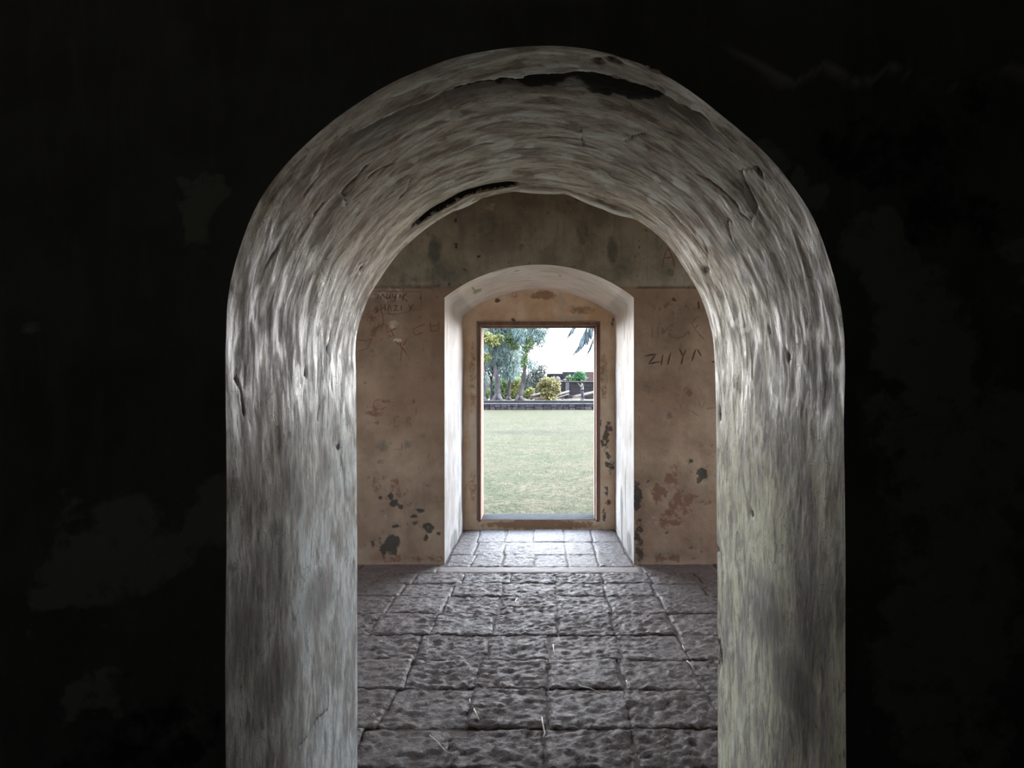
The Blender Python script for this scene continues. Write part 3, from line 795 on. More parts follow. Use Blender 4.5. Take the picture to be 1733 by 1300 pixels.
for s_ in ((949, 510, 5, 18), (800, 760, 6, 60, .6), (962, 537, 30, 6, .6), (1026, 640, 7, 22, .5)):
    spot2(pl, *s_)
V[:, 1] -= 0.006 * fbm(V * 4, 4, 85) - 0.004 * mo
V[:, 1] += YR - YB
obj('infill_panel', make_mesh('infill_panel', V, np.vstack(faces), M['infill'], True, None, {'marks': np.stack([mo, br, pl], 1)}), wall_back)
# outer face of the building and the reveals behind the frame
mb = MB()
for a, b in (((-9, YR + 0.05, -0.6), (ix0, YO, 5.2)), ((ix1, YR + 0.05, -0.6), (9, YO, 5.2)), ((ix0, YR + 0.05, iz1), (ix1, YO, 5.2)), ((ix0, YR + 0.05, -0.6), (ix1, YO - 0.02, iz0 - 0.03))):
    mb.box((a[0], a[1] - YB, a[2]), (b[0], b[1] - YB, b[2]))
mb.build('outer_face', M['facade'], wall_back)

door_1 = tag(empty('door_1', (0.01, YR, 0)), kind='structure')
def rel_(a, o): return tuple(a[i] - o[i] for i in range(3))
def dbox(name, a, b, mat, bev=0.004):
    o_ = (0.01, YR, 0)
    mb = MB().box(rel_(a, o_), rel_(b, o_), 0, bev)
    return mb.build(name, mat, door_1)
yf = YR - 0.014
dbox('frame_post', (ix0, yf, DZ0 - 0.02), (DX0, YO - 0.01, DZ1), M['wood'])
dbox('frame_post', (DX1, yf, DZ0 - 0.02), (ix1, YO - 0.01, DZ1), M['wood'])
dbox('frame_head', (ix0, yf - 0.001, DZ1), (ix1, YO - 0.01, iz1), M['wood'])
dbox('frame_bead', (ix0 - 0.010, yf - 0.008, DZ0), (ix0 + 0.006, yf + 0.03, iz1 + 0.008), M['woodpale'], 0.002)
dbox('frame_bead', (ix1 - 0.004, yf - 0.006, DZ0), (ix1 + 0.006, yf + 0.03, iz1 + 0.008), M['woodpale'], 0.002)
dbox('frame_bead', (ix0, yf - 0.007, iz1 - 0.003), (ix1, yf + 0.03, iz1 + 0.006), M['woodpale'], 0.002)
dbox('stop_strip', (DX1 - 0.012, YR + 0.10, DZ0), (DX1, YR + 0.16, DZ1), M['woodpale'], 0.002)
dbox('stop_strip', (DX0, YR + 0.10, DZ1 - 0.014), (DX1, YR + 0.16, DZ1), M['woodpale'], 0.002)
dbox('door_sill', (ix0 + 0.002, YR + 0.012, DZ0 - 0.055), (ix1 - 0.002, YO + 0.03, DZ0), M['sill'], 0.008)

# scrawls scratched into the wall on both sides of the door: thin raised strokes
def stroke(pixels, w, mat):
    pts = []
    for (a0, b0), (a1, b1) in zip(pixels, list(pixels[1:]) + [pixels[-1]]):      # refine, so that a stroke follows the uneven wall
        for t in ((0, 0.34, 0.67) if (a0, b0) != (a1, b1) else (0,)):
            xw, zw = X_(a0 + (a1 - a0) * t, YB), Z_(b0 + (b1 - b0) * t, YB)
            k = int(np.argmin((wall_q[:, 0] - xw) ** 2 + (wall_q[:, 1] - zw) ** 2))
            pts.append(Vector((xw, -wall_rel[k] - 0.0012, zw)))
    vs, fs = [], []
    for i, p in enumerate(pts):
        d = (pts[min(i + 1, len(pts) - 1)] - pts[max(i - 1, 0)]).normalized()
        nrm = Vector((-d.z, 0, d.x))
        ww = w * YB / FPX * 0.5 * random.uniform(0.7, 1.15) * (0.6 if i in (0, len(pts) - 1) else 1)
        vs += [p + nrm * ww, p - nrm * ww, p + nrm * ww + Vector((0, 0.004, 0)), p - nrm * ww + Vector((0, 0.004, 0))]
    for i in range(len(pts) - 1):
        a = i * 4
        fs += [(a, a + 4, a + 5, a + 1), (a, a + 2, a + 6, a + 4), (a + 1, a + 5, a + 7, a + 3)]
    obj('scrawl_stroke', make_mesh('scrawl_stroke', vs, fs, mat), wall_back)
for ln in ([(1091, 603), (1110, 599), (1098, 616), (1117, 612)], [(1122, 600), (1119, 618)], [(1135, 597), (1130, 617)], [(1150, 590), (1156, 603), (1161, 592)], [(1156, 603), (1153, 617)],
           [(1177, 592), (1171, 611)], [(1180, 591), (1187, 603)], [(1205, 612), (1210, 613)], [(1182, 510), (1183, 524)]):
    stroke(ln, 3.0, M['charcoal'])
for ln in ([(1122, 555), (1121, 567)], [(1120, 566), (1133, 552)], [(1128, 557), (1138, 561)], [(1131, 563), (1137, 571), (1146, 573), (1156, 570), (1165, 561)], [(1164, 560), (1167, 567)], [(1133, 552), (1139, 549), (1137, 555)]):
    stroke(ln, 2.6, M['faint'])
for ln in ([(1130, 421), (1124, 434), (1120, 455)], [(1131, 421), (1137, 434), (1142, 452)], [(1124, 437), (1136, 436)]):
    stroke(ln, 2.2, M['redchalk'])
for ln in ([(1103, 550), (1104, 572)], [(1113, 550), (1114, 572)], [(1170, 545), (1176, 556), (1183, 548)], [(1175, 556), (1192, 575)], [(1170, 548), (1178, 538), (1184, 536)]):
    stroke(ln, 1.6, M['faint'])
# left of the door: two lines of scrawl in a scratched box, loops and letters in red
for ln in ([(638, 506), (641, 498), (644, 505), (648, 497), (651, 505)], [(655, 499), (653, 506), (659, 504), (660, 498), (660, 506)], [(664, 498), (667, 505), (671, 497), (668, 510)], [(675, 505), (677, 498), (680, 506)],
           [(682, 496), (682, 509)], [(689, 496), (682, 503), (690, 511)], [(638, 518), (634, 523), (640, 526), (634, 530)], [(645, 516), (645, 528)], [(645, 522), (651, 521)], [(651, 515), (652, 528)],
           [(656, 527), (659, 516), (663, 527)], [(666, 518), (673, 517), (667, 526), (675, 525)], [(679, 517), (679, 526)], [(691, 516), (699, 526)], [(699, 515), (692, 527)]):
    stroke(ln, 1.4, M['charcoal'])
for ln in ([(630, 493), (660, 493), (690, 494), (713, 493)], [(713, 493), (713, 512), (712, 524)], [(650, 531), (672, 532), (695, 527), (712, 524)]):
    stroke(ln, 1.3, M['faint'])
for ln in ([(632, 528), (637, 522), (643, 524), (648, 533), (648, 547), (645, 560)], [(617, 532), (624, 531), (629, 538), (626, 549)], [(654, 563), (671, 555)], [(662, 559), (667, 571)], [(699, 555), (702, 568)], [(699, 557), (719, 548)],
           [(702, 568), (716, 563)], [(728, 545), (729, 561), (743, 559)], [(728, 553), (741, 550)], [(742, 544), (743, 558)], [(676, 578), (680, 588), (678, 612)], [(689, 573), (681, 588)], [(668, 577), (680, 588), (691, 603)],
           [(605, 575), (622, 577), (630, 572), (622, 590), (606, 595)]):
    stroke(ln, 1.9, M['redchalk'])
for ln in ([(676, 705), (668, 706), (668, 722), (676, 721)], [(671, 713), (676, 713)], [(688, 706), (687, 722), (697, 720), (690, 713), (696, 706), (689, 705)], [(665, 722), (674, 723)], [(704, 688), (704, 703)], [(668, 760), (680, 761), (680, 748)],
           [(1182, 676), (1184, 686), (1188, 690), (1193, 680)], [(1193, 692), (1210, 690)], [(1160, 690), (1170, 696), (1184, 705)], [(1100, 680), (1107, 676)]):
    stroke(ln, 1.2, M['faint'])

# ------------------------------------------------------------------ the rest of the shell
def shell(name, a, b, mat):
    o = MB().box(a, b).build(name, mat)
    return tag(o, kind='structure')
shell('ceiling', (-4.9, -4.3, 4.0), (4.9, YR + 0.06, 4.25), M['shell'])
for nm, xa, xb in (('wall_left', -4.9, -4.6), ('wall_right', 4.6, 4.9)):
    mb = MB()
    for (ya, yb, za, zb) in ((-4.3, WY0, -0.3, 4.0), (WY1, YR + 0.06, -0.3, 4.0), (WY0, WY1, -0.3, WZ0), (WY0, WY1, WZ1, 4.0)):
        mb.box((xa, ya, za), (xb, yb, zb))
    tag(mb.build(nm, M['shell']), kind='structure')
for k, xc in ((1, -4.75), (2, 4.75)):  # unseen windows added as fill light for the middle room
    w = tag(empty('fill_window_%d' % k, (xc, (WY0 + WY1) / 2, WZ0)), kind='structure')
    hw, hh = (WY1 - WY0) / 2, WZ1 - WZ0
    for a_, b_ in (((-.05, -hw, 0), (.05, -hw + .06, hh)), ((-.05, hw - .06, 0), (.05, hw, hh)), ((-.05, -hw + .06, hh - .06), (.05, hw - .06, hh)), ((-.09, -hw + .06, 0), (.09, hw - .06, .05))):
        MB().box(a_, b_, 0, .005).build('fill_window_frame', M['wood'], w)
mb = MB()
for (xa, xb, za, zb) in ((-4.6, -1.4, -0.3, 4.0), (-1.1, 4.6, -0.3, 4.0), (-1.4, -1.1, -0.3, 2.35), (-1.4, -1.1, 2.85, 4.0)):  # gap for the added slit that lets fill light in
    mb.box((xa, -4.3, za), (xb, -4.0, zb))
tag(mb.build('wall_rear', M['shell1']), kind='structure')

# ------------------------------------------------------------------ floor of rough laterite slabs
floor = tag(empty('floor', (0, 5.0, 0)), kind='structure')
MB().box((-4.6, -9.0, -0.19), (4.6, YR + 0.05 - 5.0, -0.013)).build('mortar_bed', M['mortar'], floor)
def slab(x0, x1, y0, y1, lift=0.0, rough=1.0, step=0.0165, mat='stone', name='floor_slab'):
    gx, gy = x1 - x0, y1 - y0
    nx, ny = max(4, int(gx / step)), max(4, int(gy / step))
    j = lambda: random.uniform(-0.014, 0.014)
    c00, c10, c11, c01 = [(x0 + .001 + j(), y0 + .003 + j() * .7), (x1 - .001 + j(), y0 + .003 + j() * .7), (x1 - .001 + j(), y1 - .003 + j() * .7), (x0 + .001 + j(), y1 - .003 + j() * .7)]
    u = np.r_[0, np.linspace(0, 1, nx), 1]; v = np.r_[0, np.linspace(0, 1, ny), 1]
    U, W = np.meshgrid(u, v, indexing='ij')
    XX = (c00[0] * (1 - U) + c10[0] * U) * (1 - W) + (c01[0] * (1 - U) + c11[0] * U) * W
    YY = (c00[1] * (1 - U) + c10[1] * U) * (1 - W) + (c01[1] * (1 - U) + c11[1] * U) * W
    p = np.stack([XX.ravel(), YY.ravel(), np.zeros(XX.size)], 1)
    e = np.minimum(np.minimum(U, 1 - U) * gx, np.minimum(W, 1 - W) * gy).ravel()
    p[:, 0] += 0.008 * fbm(p * 9, 2, 101) ; p[:, 1] += 0.010 * fbm(p * 9, 2, 102)
    z = lift + rough * (0.009 * fbm(p * np.array([7, 10, 1]), 3, 103) + 0.017 * fbm(p * np.array([30, 42, 1]), 3, 104))
    z -= 0.008 * (1 - sstep(0, 0.014, e))
    skirt = np.zeros(U.shape, bool); skirt[0] = skirt[-1] = True; skirt[:, 0] = skirt[:, -1] = True
    z = np.where(skirt.ravel(), -0.05, z)
    p[:, 2] = z
    p[:, 1] -= 5.0
    cx, cy = (x0 + x1) / 2, (y0 + y1) / 2 - 5.0
    p -= np.array([cx, cy, 0])
    obj(name, make_mesh(name, p, grid_faces(len(u), len(v)), M[mat], True), floor, (cx, cy, 0))
rows = [(1.20, 1.68), (1.68, 2.14), (2.14, 2.60), (2.60, 3.05), (3.05, 3.41), (3.41, 3.86), (3.86, 4.28), (4.28, 4.71), (4.71, 5.16), (5.16, 5.59), (5.59, 5.96), (5.96, 6.30)]
cols = {0: [-.68, -.30, .04, .43], 4: [-1.18, -.76, -.37, .02, .40, .82, 1.25], 5: [-1.10, -.72, -.315, .045, .43, .83, 1.22], 6: [-1.08, -.69, -.31, .056, .444, .836, 1.26], 7: [-1.10, -.70, -.29, .07, .478, .855, 1.27],
        8: [-1.05, -.66, -.29, .12, .488, .865, 1.25], 9: [-1.03, -.65, -.27, .13, .51, .875, 1.27], 10: [-1.02, -.64, -.26, .14, .50, .87, 1.25], 11: [-.98, -.60, -.22, .15, .52, .90, 1.28]}
for ri, (ya, yb) in enumerate(rows):
    inside = Y1 - 0.1 < ya < Y2 - 0.05
    cs = cols.get(ri, cols[0])
    if inside:
        xs = [-0.70] + [c for c in cols[0] if -0.66 < c < 0.66] + [0.70]
    elif ri == 0:
        xs = [-1.5, -1.1] + cols[0] + [.85, 1.3]
    else:
        xs = [-2.32, -1.92, -1.50] + cs + [1.66, 2.05, 2.4]
    for a, b in zip(xs[:-1], xs[1:]):
        slab(a, b, ya, yb, random.uniform(-0.006, 0.006), random.uniform(0.75, 1.2))
# smooth mortar band at the threshold and brown earth strips beside it
MB().box((-2.3, 6.30 - 5.0, -0.05), (2.4, 6.66 - 5.0, -0.012), 0, 0.008).build('threshold_band', M['thresh'] if False else M['mortar'], floor)
slab(-2.3, -1.5, 6.31, 6.64, -0.004, 0.35); slab(-1.5, -0.84, 6.31, 6.64, -0.004, 0.35); slab(0.87, 1.5, 6.31, 6.64, -0.004, 0.35); slab(1.5, 2.3, 6.31, 6.64, -0.004, 0.35)
slab(-0.85, 0.86, 6.30, 6.53, 0.0, 0.35, 0.03, 'thresh', 'threshold_band')
for (ya, yb), xs in zip(((6.52, 7.00), (7.00, 7.58), (7.58, 8.28)), ([-.80, -.57, -.31, -.03, .26, .525, .825], [-.80, -.584, -.315, -.034, .253, .53, .825], [-.80, -.61, -.33, -.04, .27, .56, .825])):
    for a, b in zip(xs[:-1], xs[1:]):
        slab(a, b, ya, yb, random.uniform(-0.004, 0.004), random.uniform(0.35, 0.6))

# bits of dry straw lying on the slabs
def ground_pt(pxx, pyy):
    d = 1.5 * FPX / (pyy - VY)
    return X_(pxx, d), d
def straw(pixels, r, label):
    pts = [ground_pt(a, b) for a, b in pixels]
    o = Vector((pts[0][0], pts[0][1], 0.0))
    pp = []
    for i, (x, y) in enumerate(pts):
        pp.append(Vector((x, y, 0.016 + 0.010 * math.sin(1.7 * i + 1))) - o)
    ob = MB().tube(pp, [r * (1.2 if i == len(pp) - 1 else 1) for i in range(len(pp))], 6).build('straw', M['straw'], None, True, o)
    tag(ob, label, 'straw', 'bits of straw on the floor')
straw([(802, 1209), (806, 1215), (810, 1221)], 0.0035, 'short pale straw with thick end, left of the bent straw')
straw([(917, 1223), (919, 1235), (922, 1243), (919, 1253)], 0.0032, 'longest bent pale straw near the bottom middle of the floor')
straw([(936, 1098), (937, 1106), (940, 1112)], 0.0035, 'small upright pale straw in the middle of the slab floor')
straw([(1162, 1126), (1169, 1130), (1175, 1135)], 0.0030, 'pale straw lying aslant near the right arch jamb, nearer one')
straw([(1155, 1100), (1159, 1107)], 0.0032, 'short pale straw in the slanting slab joint at right')
straw([(1060, 1160), (1063, 1167)], 0.0036, 'stubby white straw right of centre by a slab joint')
straw([(795, 1192), (796, 1198)], 0.0025, 'tiny straw above the thick-ended straw')
straw([(727, 1254), (740, 1263), (752, 1272), (761, 1282)], 0.0016, 'long thin brownish straw near the lower left slabs')
straw([(870, 1026), (875, 1018)], 0.0035, 'small bright straw on the bluish slabs below the door recess')
straw([(632, 1217), (636, 1220)], 0.0028, 'tiny straw close to the left arch jamb')
straw([(979, 1168), (1000, 1172), (1019, 1178)], 0.0018, 'pair-thin dry grass blade lying across a dark joint')

# ------------------------------------------------------------------ outdoors
LAWN = -0.20
M['lawn'] = mat_lawn()
M['blade'] = mat_leaf('grass_blade', (0.01192, 0.01873, 0.00613), (0.03746, 0.03406, 0.02111), 0.2)
M['earth'] = mat_simple('dry_earth', (0.02786, 0.02601, 0.0195), (0.04087, 0.03715, 0.02786), 0.8, 0.95, 0.1)
M['kerb'] = mat_simple('dark_kerb', (0.004515, 0.004515, 0.00516), (0.00903, 0.008385, 0.00903), 2.0, 0.9, 0.1)
M['coping'] = mat_simple('pale_coping', (0.02786, 0.02694, 0.03065), (0.03947, 0.03855, 0.0418), 2.0, 0.9, 0.1)
M['wallstone'] = mat_simple('dark_wall_stone', (0.004515, 0.004515, 0.005805), (0.02709, 0.02322, 0.02709), 3.0, 0.9, 0.1, 0.5, 0.05, rnd=0.7)
M['fort'] = mat_simple('black_basalt', (0.004025, 0.004293, 0.005814), (0.01073, 0.01073, 0.01342), 1.2, 0.9, 0.1, 0.5, 0.05, rnd=0.5)
M['mid'] = mat_simple('grey_basalt', (0.00774, 0.006966, 0.00774), (0.01548, 0.01316, 0.01393), 0.9, 0.9, 0.1, 0.4, 0.05, rnd=0.4)
M['pillar'] = mat_simple('pale_pillar', (0.02113, 0.01912, 0.02214), (0.03119, 0.02817, 0.03119), 2, 0.9, 0.1)
M['brickred'] = mat_simple('red_laterite', (0.02408, 0.01565, 0.01565), (0.03492, 0.02167, 0.02047), 4, 0.9, 0.1)
M['bark'] = mat_simple('grey_bark', (0.00774, 0.007095, 0.00774), (0.03225, 0.02838, 0.02967), 3.0, 0.95, 0.05, 0.8, 0.06, (1, 1, 0.25))
M['barkpale'] = mat_simple('pale_bark', (0.01625, 0.01517, 0.01733), (0.04226, 0.03793, 0.04118), 3.0, 0.95, 0.05, 0.8, 0.06, (1, 1, 0.25))
M['log'] = mat_simple('weathered_log', (0.02554, 0.01997, 0.01858), (0.04412, 0.03808, 0.03436), 2.0, 0.9, 0.1, 0.4, 0.03)
M['logend'] = mat_simple('sawn_log_end', (0.0516, 0.04025, 0.02838), (0.06192, 0.04902, 0.03612), 5, 0.9, 0.1)
M['timber'] = mat_simple('red_timber', (0.02047, 0.009632, 0.007826), (0.03311, 0.01686, 0.01385), 2.5, 0.9, 0.1)
M['rock'] = mat_simple('pale_rock', (0.02767, 0.02415, 0.02314), (0.04779, 0.04427, 0.04226), 1.5, 0.9, 0.1, 0.5, 0.05)
M['beige'] = mat_simple('beige_plaster', (0.04128, 0.03199, 0.01961), (0.05418, 0.04386, 0.0289), 0.8, 0.9, 0.1)
M['needle'] = mat_leaf('casuarina_needles', (0.03535, 0.06128, 0.05891), (0.112, 0.1532, 0.1473), 0.35)  # pallor of distant haze put into the needle colour
M['haze'] = mat_leaf('pale_hazy_leaves', (0.04257, 0.05418, 0.05573), (0.1161, 0.1316, 0.1277), 0.4)  # haze painted into the leaves of the far tree
M['yellowleaf'] = mat_leaf('yellow_green_leaves', (0.04644, 0.06192, 0.01858), (0.1394, 0.1394, 0.0516), 0.4)
M['greenleaf'] = mat_leaf('green_leaves', (0.01858, 0.0418, 0.01625), (0.1045, 0.1335, 0.06037), 0.35)
M['darkleaf'] = mat_leaf('deep_green_leaves', (0.01084, 0.02817, 0.01625), (0.04334, 0.07585, 0.04334), 0.3)
M['goldleaf'] = mat_leaf('golden_leaves', (0.06502, 0.05759, 0.01858), (0.1533, 0.1393, 0.07895), 0.4)
M['twig'] = mat_leaf('greyish_twigs', (0.02554, 0.02786, 0.02554), (0.1103, 0.1138, 0.1068), 0.3)
M['palm'] = mat_leaf('palm_leaflets', (0.01101, 0.01651, 0.01926), (0.05504, 0.07155, 0.07706), 0.25)
M['brightleaf'] = mat_leaf('bright_green_leaves', (0.01789, 0.05366, 0.01968), (0.05366, 0.1073, 0.05366), 0.4)

n_ = 90
gx = np.linspace(-60, 60, n_); gy = np.linspace(-20, 65.2, n_)
G = np.stack(np.meshgrid(gx, gy, indexing='ij'), 2).reshape(-1, 2)
hz = LAWN + 0.025 * fbm(np.c_[G * 0.25, np.zeros(len(G))], 3, 201)
lawn = obj('lawn', make_mesh('lawn', np.c_[G, hz], grid_faces(n_, n_), M['lawn'], True))
tag(lawn, kind='structure')
# blades, many near the door and fewer far off
N = 46000
yy = 9.4 / (1 - RNG.random(N) * (1 - 9.4 / 46.0))
xx = (RNG.random(N) * 2 - 1) * (0.11 * yy + 0.5)
hh = (0.015 + 0.025 * RNG.random(N)) * (0.7 + 0.02 * yy)
ww = 0.0035 * (0.6 + 0.03 * yy)
th = RNG.random(N) * math.pi
lx, ly = (RNG.random(N) - 0.5) * 1.6 * hh, (RNG.random(N) - 0.5) * 1.6 * hh
zb = LAWN + 0.025 * fbm(np.c_[xx * 0.25, yy * 0.25, 0 * xx], 3, 201) - 0.012
B = np.empty((N, 3, 3))
B[:, 0] = np.c_[xx - np.cos(th) * ww, yy - np.sin(th) * ww, zb]
B[:, 1] = np.c_[xx + np.cos(th) * ww, yy + np.sin(th) * ww, zb]
B[:, 2] = np.c_[xx + lx, yy + ly, zb + hh]
tn = np.clip(0.5 + 0.9 * fbm(np.c_[xx * 0.9, yy * 0.9, 0 * xx], 3, 207) + 0.5 * (RNG.random(N) - 0.5), 0, 1)
grass = obj('grass', make_mesh('grass', B.reshape(-1, 3), np.arange(N * 3).reshape(-1, 3), M['blade'], False, None, {'tint': np.repeat(tn, 3)[:, None].repeat(3, 1)}))
tag(grass, 'short sunlit grass of the lawn beyond the door', 'grass', kind='stuff')

# raised terrace behind the lawn: stone front, pale coping, dark kerb
TZ = 0.575
terrace = tag(obj('terrace', make_mesh('terrace', [(-60, 65.9, TZ), (60, 65.9, TZ), (60, 130, TZ), (-60, 130, TZ), (-60, 65.9, -0.4), (60, 65.9, -0.4)], [(0, 1, 2, 3), (4, 5, 1, 0)], M['earth'])), kind='structure')
rw = tag(empty('retaining_wall', (0, 65.0, LAWN)), 'low dark stone retaining wall along the far edge of the lawn', 'wall')
def wbox(parent, name, a, b, mat, jit=0.0, bev=0.0):
    o = parent.location
    return MB().box(tuple(a[i] - o[i] for i in range(3)), tuple(b[i] - o[i] for i in range(3)), jit, bev).build(name, mat, parent)
wbox(rw, 'wall_core', (-12, 65.10, LAWN - 0.2), (12, 65.9, 0.27), M['kerb'])
wbox(rw, 'coping', (-12, 65.0, 0.275), (12, 65.6, 0.385), M['coping'], 0, 0.02)
wbox(rw, 'kerb', (-12, 65.45, 0.385), (12, 65.95, 0.585), M['kerb'], 0, 0.02)
x = -8.0
random.seed(11)
while x < 8.0:
    for r_ in (0, 1):
        w = random.uniform(0.42, 0.72)
    w = random.uniform(0.40, 0.75)
    h1 = random.uniform(0.20, 0.28)
    wbox(rw, 'stone', (x + .02, 65.02 + random.uniform(-.03, .03), LAWN - 0.05), (x + w - .02, 65.2, LAWN + h1), M['wallstone'], 0.015, 0.03)
    wbox(rw, 'stone', (x + .02 + random.uniform(-.05, .05), 65.02 + random.uniform(-.03, .03), LAWN + h1 + .02), (x + w - .02, 65.2, 0.265), M['wallstone'], 0.012, 0.03)
    x += w

def Q(pxx, pyy, d): return Vector((X_(pxx, d), d, Z_(pyy, d)))

# far fort wall and the middle retaining wall, built of courses of blocks
def block_wall(name, label, x0, x1, y, z0, tops, mat, thick, bw_, bh_):
    root = tag(empty(name, ((x0 + x1) / 2, y, z0)), label, 'wall')
    o = root.location
    core = MB()
    for (xa, xb, zt) in tops:
        core.box((xa - o.x, 0.08, -0.3), (xb - o.x, thick, zt - z0 - 0.02))
    core.build('wall_core', mat, root)
    for (xa, xb, zt) in tops:
        nrow = max(1, int(round((zt - z0) / bh_)))
        bh = (zt - z0) / nrow
        for r_ in range(nrow):
            x = xa - (bw_ * 0.5 if r_ % 2 else 0)
            while x < xb - 0.02:
                w = bw_ * random.uniform(0.8, 1.25)
                a, b = max(x, xa), min(x + w, xb)
                if b - a > 0.08:
                    MB().box((a - o.x + .015, random.uniform(-.03, .03), r_ * bh + .012), (b - o.x - .015, 0.14, (r_ + 1) * bh - .012), 0.01, 0).build('block', mat, root)
                x += w
    return root
D3, D4 = 95.0, 82.0
random.seed(5)
block_wall('fort_wall', 'tall black stone fort wall with a stepped top behind the terrace', X_(880, D3), X_(1040, D3), D3, TZ,
           [(X_(876, D3), X_(925, D3), Z_(636, D3)), (X_(925, D3), X_(952, D3), Z_(632, D3)), (X_(952, D3), X_(1045, D3), Z_(629, D3))], M['fort'], 1.2, 0.95, 0.5)
mw = block_wall('terrace_wall', 'grey stone terrace wall with a pale pillar, behind the logs', X_(912, D4), X_(1040, D4), D4, TZ,
           [(X_(908, D4), X_(1040, D4), Z_(646.5, D4))], M['mid'], 2.0, 1.0, 0.6)
wbox(mw, 'pillar', (X_(956.5, D4), D4 - 0.18, TZ - 0.1), (X_(963, D4), D4 + 0.2, Z_(648, D4)), M['pillar'], 0.01, 0.02)
wbox(mw, 'coping', (X_(908, D4), D4 - 0.12, Z_(646.5, D4) - 0.02), (X_(1040, D4), D4 + 0.4, Z_(645.4, D4)), M['coping'], 0.0, 0.02)
# red laterite steps on top, far right
st = tag(empty('laterite_steps', (X_(1003, 88), 88, Z_(645, 88))), 'pinkish red flight of shallow steps above the grey wall', 'steps')
for k in range(7):
    z0 = Z_(645, 88) - 0.1 + k * 0.165
    wbox(st, 'step', (X_(987, 88), 88 + k * 0.3, z0 if k else TZ - 0.05), (X_(1030, 88), 88.4 + k * 0.3, z0 + 0.125), M['brickred'], 0.0, 0.01)
    wbox(st, 'riser', (X_(987.5, 88), 88.05 + k * 0.3, z0 + 0.12), (X_(1030, 88), 88.4 + k * 0.3, z0 + 0.17), M['kerb'])
# small beige arched building, left behind the trunks
ba = tag(empty('arched_building', (X_(826, 86), 86, TZ)), 'small beige arched building half hidden behind the left trunks', 'building')
pts, r_ = [], 0.62
ab = MB()
cx, zt = 0.0, Z_(646, 86) - TZ
prof = [(-0.85, 0)] + [(-0.85, zt)] + [(-0.85 * math.cos(a), zt + 0.75 * math.sin(a)) for a in np.linspace(0.2, math.pi - 0.2, 9)] + [(0.85, zt), (0.85, 0)]
n = len(prof)
ab.add([(x, 0, z) for x, z in prof] + [(x, 2.0, z) for x, z in prof], [tuple(range(n))[::-1], tuple(range(n, 2 * n))] + [(i, i + 1, i + 1 + n, i + n) for i in range(n - 1)])
ab.build('wall_block', M['beige'], ba)
prof = [(-0.4, 0)] + [(-0.4 * math.cos(a), zt * 0.62 + 0.4 * math.sin(a)) for a in np.linspace(0, math.pi, 9)] + [(0.4, 0)]
n = len(prof)
MB().add([(x, -0.02, z) for x, z in prof] + [(x, 0.1, z) for x, z in prof], [tuple(range(n))[::-1]] + [(i, i + 1, i + 1 + n, i + n) for i in range(n - 1)]).build('niche', M['log'], ba)

# ---- plants
def leaf_mesh(name, centers, dirs, length, width, mat, tint):
    """one quad leaf for each centre, along dirs"""
    n = len(centers)
    d = dirs / np.linalg.norm(dirs, axis=1)[:, None]
    r = RNG.normal(size=(n, 3))
    s = np.cross(d, r); s /= np.linalg.norm(s, axis=1)[:, None] + 1e-9
    L = length[:, None]; W = width[:, None]
    V = np.empty((n, 4, 3))
    V[:, 0] = centers
    V[:, 1] = centers + d * L * 0.5 + s * W * 0.5
    V[:, 2] = centers + d * L
    V[:, 3] = centers + d * L * 0.5 - s * W * 0.5
    t = np.repeat(np.clip(tint, 0, 1), 4)[:, None].repeat(3, 1)
    return make_mesh(name, V.reshape(-1, 3), np.arange(n * 4).reshape(-1, 4), mat, False, None, {'tint': t})

def in_blobs(blobs, n, shell=0.35):
    w = np.array([b[3] * b[4] * b[5] for b in blobs]) ** 0.8
    k = RNG.choice(len(blobs), n, p=w / w.sum())
    b = np.array([x[:6] for x in blobs], float)[k]
    u = RNG.normal(size=(n, 3)); u /= np.linalg.norm(u, axis=1)[:, None]
    r = (shell + (1 - shell) * RNG.random(n)) ** 0.6
    return b[:, :3] + u * r[:, None] * b[:, 3:6], u

def leaves(name, blobs, n, ln, wd, mat, parent, droop=0.0, outw=1.0):
    n = int(n * 1.6)
    c, u = in_blobs(blobs, n)
    o = np.array(parent.location)
    d = u * outw + RNG.normal(size=(n, 3)) * 0.6
    d[:, 2] -= droop
    t = 0.45 + 0.30 * u[:, 0] + 0.15 * u[:, 2] + 0.34 * RNG.normal(size=n) + 0.45 * fbm(c * 1.1, 2, 301)  # sunward and upper leaves tinted lighter: sunlight put into the colour
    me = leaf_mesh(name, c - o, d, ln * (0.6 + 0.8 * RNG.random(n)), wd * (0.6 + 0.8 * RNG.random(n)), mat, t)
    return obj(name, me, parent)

def tree(name, label, base, path, rads, branches, fol, bark, group=None):
    root = tag(empty(name, base), label, 'tree', group)
    o = Vector(base)
    mb = MB().tube([Vector(p) - o for p in path], rads, 10, True, 0.10)
    r0 = rads[0]
    for k in range(4):                        # root flare
        a = 0.7 + k * 1.6
        mb.tube([Vector((0, 0, r0 * 1.8)), Vector((math.cos(a) * r0 * 1.1, math.sin(a) * r0 * 1.1, 0.25 * r0)), Vector((math.cos(a) * r0 * 2.2, math.sin(a) * r0 * 2.2, -0.08))], [r0 * 0.7, r0 * 0.5, r0 * 0.2], 6)
    trunk = mb.build('trunk', bark, root, True)
    for (pts, ra, rb) in branches:
        pts = [Vector(p) - o for p in pts]
        MB().tube(pts, [ra + (rb - ra) * i / (len(pts) - 1) for i in range(len(pts))], 7).build('branch', bark, trunk, True)
    for (nm, blobs, n, ln, wd, mat, droop, outw) in fol:
        leaves(nm, blobs, n, ln, wd, mat, root, droop, outw)
    return root
def bl(pxx, pyy, d, rx, ry, rd=None):
    p = Q(pxx, pyy, d)
    k = d / FPX
    return (p.x, p.y, p.z, rx * k, (rd or rx) * k, ry * k)
def gp(pxx, d): return (X_(pxx, d), d, TZ)
